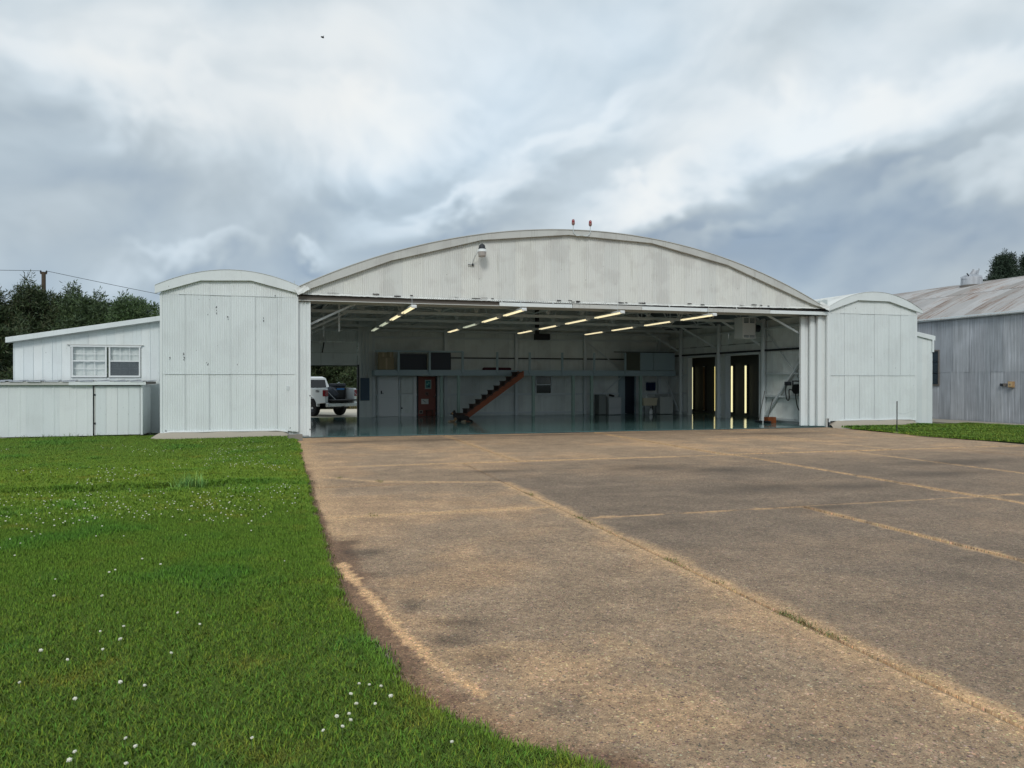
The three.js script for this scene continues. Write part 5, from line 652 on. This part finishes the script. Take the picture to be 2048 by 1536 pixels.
// marker rod and its cord, block at the tower foot
{
  const p = thing('marker_rod', 'thin dark steel rod standing at the corner of the right grass', 'rod', [20.22, 0, -21.78]); part('rod', rod([0, -0.02, 0], [0.0, 1.12, 0], 0.017, 0.017, 8), M.dark, p); part('clip', rod([0, 0.72, 0], [0.03, 0.73, 0], 0.012), M.steel, p); part('cord', tube([[0.02, 0.72, 0], [1.6, 0.6, -1.4], [4.2, 0.66, -3.5]], 0.005, 20, 4), M.steel, p); part('footing', lathe([[0, -0.01], [0.12, -0.01], [0.1, 0.04], [0.02, 0.06]], 10), M.concrete, p);
  const c = thing('concrete_block', 'grey hollow concrete block lying at the foot of the left tower', 'block', [0.22, 0.0, -24.3], 0.2); { const s = new THREE.Shape([[-0.2, 0], [0.2, 0], [0.2, 0.19], [-0.2, 0.19]].map((q) => new THREE.Vector2(...q))); for (const x of [-0.09, 0.09]) { const h = new THREE.Path(); h.moveTo(x - 0.06, 0.035); h.lineTo(x - 0.06, 0.155); h.lineTo(x + 0.06, 0.155); h.lineTo(x + 0.06, 0.035); s.holes.push(h); } const g = new THREE.ExtrudeGeometry(s, { depth: 0.19, bevelEnabled: true, bevelSize: 0.004, bevelThickness: 0.004, bevelSegments: 1 }); g.translate(0, -0.095, -0.095); g.rotateX(-Math.PI / 2); g.translate(0, 0.1, 0); part('block', g, std([138, 134, 126], 0.95, { bumpMap: T.rough, bumpScale: 0.01 }), c); }
}
// pickup seen through the rear door
{
  const f = V(-0.574, 0, -0.819), t = thing('pickup_truck', 'white pickup with its tailgate down parked outside the raised rear door', 'pickup', [1.95, 0.0, -41.0], Math.atan2(-f.z, f.x)), body = new THREE.MeshPhysicalMaterial({ color: col(214, 218, 218), roughness: 0.3, clearcoat: 0.6, side: THREE.DoubleSide }), glass = std([14, 20, 26], 0.06), bl = M.black;
  const arch = (s, cx, cy, r) => { for (let k = 0; k <= 12; k++) { const a = Math.PI * (1 - k / 12); s.lineTo(cx - Math.cos(Math.PI - a) * -r, cy + Math.sin(a) * r); } };
  for (const s of [-1, 1]) { const q = new THREE.Shape(); q.moveTo(-1.16, 0.72); q.lineTo(-0.50, 0.66); for (let k = 0; k <= 12; k++) { const a = Math.PI * (1 - k / 12); q.lineTo(Math.cos(a) * 0.50, 0.52 + Math.sin(a) * 0.50); } q.lineTo(0.98, 0.6); q.lineTo(0.98, 1.42); q.lineTo(-1.12, 1.42); q.lineTo(-1.18, 1.3); const g = new THREE.ExtrudeGeometry(q, { depth: 0.14, bevelEnabled: true, bevelSize: 0.015, bevelThickness: 0.02, bevelSegments: 2 }); g.translate(0, 0, s > 0 ? 0.84 : -0.98); part('bed_side', g, body, t); }
  part('bed_floor', bx(-1.14, 0.98, 0.80, 0.88, -0.83, 0.83), bl, t); part('bed_front', bx(0.93, 0.98, 0.88, 1.42, -0.83, 0.83), body, t);
  { const q = new THREE.Shape(); [[1.02, 0.6], [1.02, 1.42], [1.18, 1.93], [1.4, 2.0], [2.6, 1.98], [3.3, 1.42], [4.45, 1.30], [4.55, 0.7], [4.1, 0.6], [3.0, 0.55]].forEach(([x, y], i) => q[i ? 'lineTo' : 'moveTo'](x, y)); const g = new THREE.ExtrudeGeometry(q, { depth: 1.86, bevelEnabled: true, bevelSize: 0.03, bevelThickness: 0.05, bevelSegments: 3 }); const p = g.attributes.position; g.translate(0, 0, -0.93); for (let k = 0; k < p.count; k++) if (p.getY(k) > 1.45) p.setZ(k, p.getZ(k) * lerp(1, 0.84, (p.getY(k) - 1.42) / 0.6)); g.computeVertexNormals(); part('cab', g, body, t); }
  part('rear_window', (() => { const g = new THREE.BoxGeometry(0.02, 0.42, 1.44); g.rotateZ(-0.3); return g.translate(1.03, 1.66, 0); })(), glass, t); for (const s of [-1, 1]) part('side_window', (() => { const g = prism([[1.3, 1.5], [1.38, 1.88], [2.5, 1.88], [3.05, 1.5]], 0.02); const p = g.attributes.position; for (let k = 0; k < p.count; k++) p.setZ(k, p.getZ(k) + s * (0.975 * lerp(1, 0.86, (p.getY(k) - 1.42) / 0.6)) + (s > 0 ? 0.015 : -0.03)); return g; })(), glass, t);
  for (const s of [-1, 1]) { part('tail_light', rbx(-1.215, -0.98, 1.02, 1.36, s * 0.93 - 0.095, s * 0.93 + 0.095, 0.03), new THREE.MeshPhysicalMaterial({ color: col(120, 14, 26), roughness: 0.15, clearcoat: 1 }), t); part('wheel_arch', (() => { const g = new THREE.TorusGeometry(0.50, 0.035, 8, 24, Math.PI); return g.translate(0, 0.52, s * 0.985); })(), body, t); }
  const gate = sub('tailgate', t); part('gate_panel', rbx(-1.80, -1.19, 0.80, 0.87, -0.80, 0.80, 0.02), bl, gate); for (const s of [-1, 1]) part('gate_cable', rod([-1.17, 1.25, s * 0.82], [-1.72, 0.88, s * 0.80], 0.008, 0.008, 5), M.steel, gate);
  part('bumper', rbx(-1.40, -1.16, 0.50, 0.70, -0.98, 0.98, 0.04), std([196, 200, 200], 0.25, { metalness: 0.6 }), t); part('number_plate', rbx(-1.412, -1.398, 0.56, 0.67, -0.16, 0.16, 0.003), M.white, t); part('hitch', bx(-1.5, -1.2, 0.44, 0.5, -0.05, 0.05), bl, t); part('underbody', bx(-1.1, 4.2, 0.42, 0.78, -0.55, 0.55), bl, t); part('axle', rod([0, 0.42, -0.8], [0, 0.42, 0.8], 0.06), bl, t);
  for (const [x, s] of [[0, -1], [0, 1], [3.6, -1], [3.6, 1]]) { const w = sub('wheel', t); w.position.set(x, 0.42, s * 0.84); const ty = lathe([[0.24, -0.14], [0.38, -0.145], [0.415, -0.11], [0.42, 0], [0.415, 0.11], [0.38, 0.145], [0.24, 0.14]], 28); ty.rotateX(Math.PI / 2); part('tyre', ty, M.rubber, w); const rm = lathe([[0, -0.02], [0.06, -0.03], [0.2, 0.05], [0.245, 0.12], [0.245, -0.12], [0, -0.12]], 20); rm.rotateX(s > 0 ? Math.PI / 2 : -Math.PI / 2); part('rim', rm, M.dark, w); part('hub', (() => { const g = new THREE.CylinderGeometry(0.05, 0.05, 0.05, 12); g.rotateX(Math.PI / 2); return g.translate(0, 0, s * 0.06); })(), M.steel, w); }
  { const g = new TextGeometry('FX4', { font, size: 0.12, depth: 0.006 }); g.rotateY(0); g.computeBoundingBox(); g.rotateY(Math.PI); g.translate(-0.42, 1.22, -1.004); part('decal', g, bl, t); }
  // load in the bed
  const put = (x, y, z) => V(x, y, z).applyAxisAngle(V(0, 1, 0), Math.atan2(-f.z, f.x)).add(V(1.95, 0, -41.0)), th = Math.atan2(-f.z, f.x);
  const place = (n, l, c, x, y, z) => { const p = put(x, y, z); return thing(n, l, c, [p.x, p.y, p.z], th); };
  const bag = place('duffel_bag', 'rumpled grey duffel bag in the bed of the pickup', 'bag', -0.55, 0.885, -0.2); part('sack', (() => { const g = new THREE.SphereGeometry(0.36, 24, 16), p = g.attributes.position; for (let i = 0; i < p.count; i++) { const k = 1 + 0.16 * noise(p.getX(i) * 7, p.getY(i) * 7 + p.getZ(i) * 6); p.setXYZ(i, p.getX(i) * k, Math.max(-0.26, p.getY(i) * k * 0.95), p.getZ(i) * k * 1.1); } g.computeVertexNormals(); return g.translate(0, 0.26, 0); })(), std([66, 70, 78], 0.9), bag); part('strap', (() => { const g = new THREE.TorusGeometry(0.30, 0.02, 6, 20, Math.PI); return g.translate(0, 0.32, 0); })(), M.black, bag);
  const bx2 = place('tool_chest', 'black tool chest with a blue strip in the bed of the pickup', 'chest', -0.35, 0.885, 0.42); part('case', rbx(-0.3, 0.3, 0, 0.6, -0.32, 0.32, 0.04), M.black, bx2); part('lid', rbx(-0.31, 0.31, 0.605, 0.78, -0.33, 0.33, 0.05), std([26, 30, 40], 0.5), bx2); part('strip', bx(-0.315, -0.298, 0.46, 0.54, -0.3, 0.2), std([40, 110, 170], 0.6), bx2); part('handle', new THREE.TorusGeometry(0.07, 0.014, 6, 16, Math.PI).rotateY(Math.PI / 2).translate(0, 0.775, 0.1), M.steel, bx2);
}
// ---------- trees ----------
function leafCloud(blobs, count, size, seed, tints) {
  const r = rng(seed), pos = new Float32Array(count * 12 * 3), cl = new Float32Array(count * 12 * 3), tot = blobs.reduce((a, b) => a + b[3] ** 2, 0); let o = 0;
  const n = V(0, 0, 0), u = V(0, 0, 0), v = V(0, 0, 0);
  for (let i = 0; i < count; i++) {
    let q = r() * tot, k = 0; while (k < blobs.length - 1 && (q -= blobs[k][3] ** 2) > 0) k++; const [bx0, by0, bz0, R, sy = 0.85] = blobs[k];
    n.set(r() - 0.5, r() - 0.5, r() - 0.5).normalize(); const rad = R * (0.55 + 0.5 * Math.pow(r(), 0.6)) * (1 + 0.35 * noise(n.x * 3 + k * 5, n.y * 3 + n.z * 4)), cx = bx0 + n.x * rad, cy = by0 + n.y * rad * sy, cz = bz0 + n.z * rad;
    const tn = tints[Math.floor(r() * tints.length)], m = 0.75 + 0.5 * r();
    for (let l = 0; l < 4; l++) { // a sprig of four leaves
      u.set(r() - 0.5, r() - 0.35, r() - 0.5).normalize(); v.set(r() - 0.5, r() - 0.5, r() - 0.5).cross(u).normalize(); const L = size * (0.7 + 0.6 * r()), w = L * 0.42, sx = cx + u.x * size * 0.5 * l * 0.5, sy2 = cy + u.y * size * 0.5 * l * 0.5, sz = cz + u.z * size * 0.5 * l * 0.5;
      for (const [a, b] of [[0, 0], [0.55, w / L * 0.5], [1, 0]]) { pos[o] = sx + u.x * L * a + v.x * L * b; pos[o + 1] = sy2 + u.y * L * a + v.y * L * b; pos[o + 2] = sz + u.z * L * a + v.z * L * b; cl[o] = tn[0] * m; cl[o + 1] = tn[1] * m; cl[o + 2] = tn[2] * m; o += 3; }
    }
  }
  const g = new THREE.BufferGeometry(); g.setAttribute('position', new THREE.BufferAttribute(pos, 3)); g.setAttribute('color', new THREE.BufferAttribute(cl, 3)); g.computeVertexNormals(); return g;
}
const leafMat = new THREE.MeshStandardMaterial({ vertexColors: true, roughness: 0.65, side: THREE.DoubleSide }), bark = std([84, 72, 60], 0.95, { bumpMap: T.rough, bumpScale: 0.03 });
function tree(name, label, group, x, z, h, spread, seed, { count = 9000, size = 0.26, tints = [[0.042, 0.07, 0.026], [0.058, 0.09, 0.03], [0.032, 0.055, 0.022], [0.07, 0.08, 0.034]], shape = 'round', low = 0.12, blobs = 34 } = {}) {
  const r = rng(seed), t = thing(name, label, 'tree', [x, -0.12, z], 0, group), B = [], limbs = [rod([0, 0, 0], [0.1 * r(), h * 0.5, 0.1 * r()], 0.045 * h * 0.5, 0.02 * h * 0.5, 9)];
  for (let i = 0; i < blobs; i++) {
    const k = (i + r()) / blobs, y = h * lerp(low, 0.94, k); let w;
    if (shape === 'cone') w = spread * (1.02 - Math.pow(k, 1.3)) ; else w = spread * Math.sqrt(Math.max(0.06, 1 - ((k - 0.42) / 0.62) ** 2));
    const a = i * 2.4 + r() * 1.2, d = w * (0.35 + 0.6 * r()), R = (shape === 'cone' ? 0.085 : 0.16) * h * (0.7 + 0.6 * r()) * (k > 0.8 ? 0.65 : 1); B.push([Math.cos(a) * d, y, Math.sin(a) * d, R, shape === 'cone' ? 0.7 : 0.85]);
    if (i % 2 === 0) limbs.push(rod([0, Math.max(0.1, y - d * 0.9) * 0.72, 0], [Math.cos(a) * d * 0.95, y, Math.sin(a) * d * 0.95], 0.012 * h, 0.004 * h, 6));
    if (i % 2 === 0) B.push([Math.cos(a) * d * 1.12, y + R * 0.95, Math.sin(a) * d * 1.12, R * 0.34, 2.2]);
  }
  part('trunk', limbs, bark, t); part('crown', leafCloud(B, count, size, seed + 1, tints), leafMat, t); return t;
}
const Gt = 'trees behind the lean-to';
tree('shade_tree', 'leftmost dark bushy tree behind the lean-to, cut by the frame', Gt, -20.5, -57, 8.1, 3.6, 101, { count: 34000, low: 0.02 });
tree('shade_tree', 'tall dark tree behind the left end of the lean-to roof', Gt, -16.0, -57.5, 7.9, 2.9, 102, { count: 32000, low: 0.02 });
tree('shade_tree', 'dark leafy tree behind the middle of the lean-to roof', Gt, -12.6, -56, 7.4, 2.2, 103, { count: 26000, low: 0.02, tints: [[0.05, 0.085, 0.03], [0.07, 0.11, 0.035], [0.04, 0.07, 0.03]] });
tree('shade_tree', 'brighter green tree behind the upper end of the lean-to roof', Gt, -9.5, -54, 7.1, 1.7, 104, { count: 20000, low: 0.03, tints: [[0.06, 0.11, 0.035], [0.085, 0.14, 0.045], [0.045, 0.08, 0.03]] });
tree('shade_tree', 'small green tree top beside the left tower eave', Gt, -6.9, -52, 6.5, 1.3, 105, { count: 13000, low: 0.05, tints: [[0.06, 0.11, 0.035], [0.08, 0.13, 0.04]] });
tree('shade_tree', 'dark low tree filling the far left behind the shed', Gt, -15.5, -45, 4.6, 3.4, 106, { count: 34000, low: 0.0 });
const Gr = 'trees far behind the hangar';
[[-4.5, 7.2, 4.2], [1.0, 7.6, 4.6], [5.5, 7.4, 4.4], [10, 7, 4]].forEach(([x, h, s], i) => tree('yard_tree', ['dark tree far behind the hangar, hidden at the left jamb', 'broad dark tree seen over the pickup cab', 'dark tree behind the right side of the pickup bed', 'dark tree far behind the hangar beyond the door pier'][i], Gr, x, -78 - i, h, s, 120 + i, { count: 22000, size: 0.32, low: 0.0 }));
tree('cedar_tree', 'dark pointed cedar rising behind the rusty roof', 'cedars behind the grey building', 51.6, -45, 11.75, 2.5, 140, { shape: 'cone', count: 34000, size: 0.2, low: 0.25, blobs: 46, tints: [[0.022, 0.045, 0.024], [0.03, 0.055, 0.028], [0.018, 0.035, 0.02]] });
tree('cedar_tree', 'second dark cedar at the right frame edge behind the rusty roof', 'cedars behind the grey building', 54.3, -45, 11.9, 2.4, 141, { shape: 'cone', count: 34000, size: 0.2, low: 0.25, blobs: 46, tints: [[0.022, 0.045, 0.024], [0.03, 0.055, 0.028], [0.018, 0.035, 0.02]] });
// rough dry grass behind the yard
{ const r = rng(61), N = 5000, m = new THREE.InstancedMesh(tuft(41, 12, 0.5, 1.1, 0.03, 0.3), grassMat, N), d = new THREE.Object3D(), c = new THREE.Color(); for (let i = 0; i < N; i++) { d.position.set(-7 + 18 * r(), -0.12, -50.5 - 12 * r()); d.rotation.y = r() * 6; d.scale.setScalar(0.7 + 0.6 * r()); d.updateMatrix(); m.setMatrixAt(i, d.matrix); const k = r(); c.setRGB(lerp(0.12, 0.30, k), lerp(0.14, 0.25, k), lerp(0.05, 0.12, k)); m.setColorAt(i, c); } m.name = 'rough_grass'; tag(m, 'tall dry rough grass behind the rear yard', 'grass', null, 'stuff'); m.castShadow = m.receiveShadow = true; scene.add(m); }
// utility pole and wires
{
  const p = thing('utility_pole', 'wooden utility pole with insulators rising above the left trees', 'pole', [-15.65, -0.12, -58.2]); part('pole', rod([0, 0, 0], [0, 9.2, 0], 0.17, 0.125, 10), bark, p); part('cross_arm', rbx(-0.2, 0.2, 9.05, 9.15, -0.05, 0.05, 0.02), bark, p); for (const s of [-0.17, 0.17]) part('insulator', lathe([[0, 9.15], [0.05, 9.15], [0.06, 9.22], [0.04, 9.28], [0, 9.29]], 10).translate(s, 0, 0), M.black, p);
  const w = thing('overhead_wire', 'thin overhead wire running from the pole to the right behind the tower', 'wire'); const pts = []; for (let k = 0; k <= 12; k++) { const t = k / 12; pts.push([lerp(-15.48, 30, t), 9.15 - 2.4 * Math.sin(Math.PI * t) - 0.8 * t, lerp(-58.2, -68, t)]); } part('wire', tube(pts, 0.016, 40, 5), M.dark, w); part('clamp', rod([-15.48, 9.12, -58.2], [-15.48, 9.18, -58.2], 0.03), M.dark, w);
  const w2 = thing('overhead_wire', 'thin overhead wire running from the pole out of the left frame edge', 'wire'); part('wire', tube([[-15.82, 9.15, -58.2], [-26, 8.9, -57.5], [-40, 9.6, -56]], 0.016, 20, 5), M.dark, w2); part('clamp', rod([-15.82, 9.12, -58.2], [-15.82, 9.18, -58.2], 0.03), M.dark, w2);
  const b = thing('flying_bird', 'tiny dark bird high in the sky left of the gable', 'bird', [2.6, 28, -60.5], 0.6); part('body', (() => { const g = new THREE.SphereGeometry(0.07, 10, 8); g.scale(2.2, 0.9, 0.9); return g; })(), M.black, b); for (const s of [-1, 1]) part('wing', (() => { const g = new THREE.BufferGeometry(); g.setAttribute('position', new THREE.Float32BufferAttribute([-0.06, 0.02, 0, 0.08, 0.02, 0, -0.02, 0.06, s * 0.24], 3)); g.computeVertexNormals(); return g; })(), M.black, b);
}
renderer.render(scene, camera);
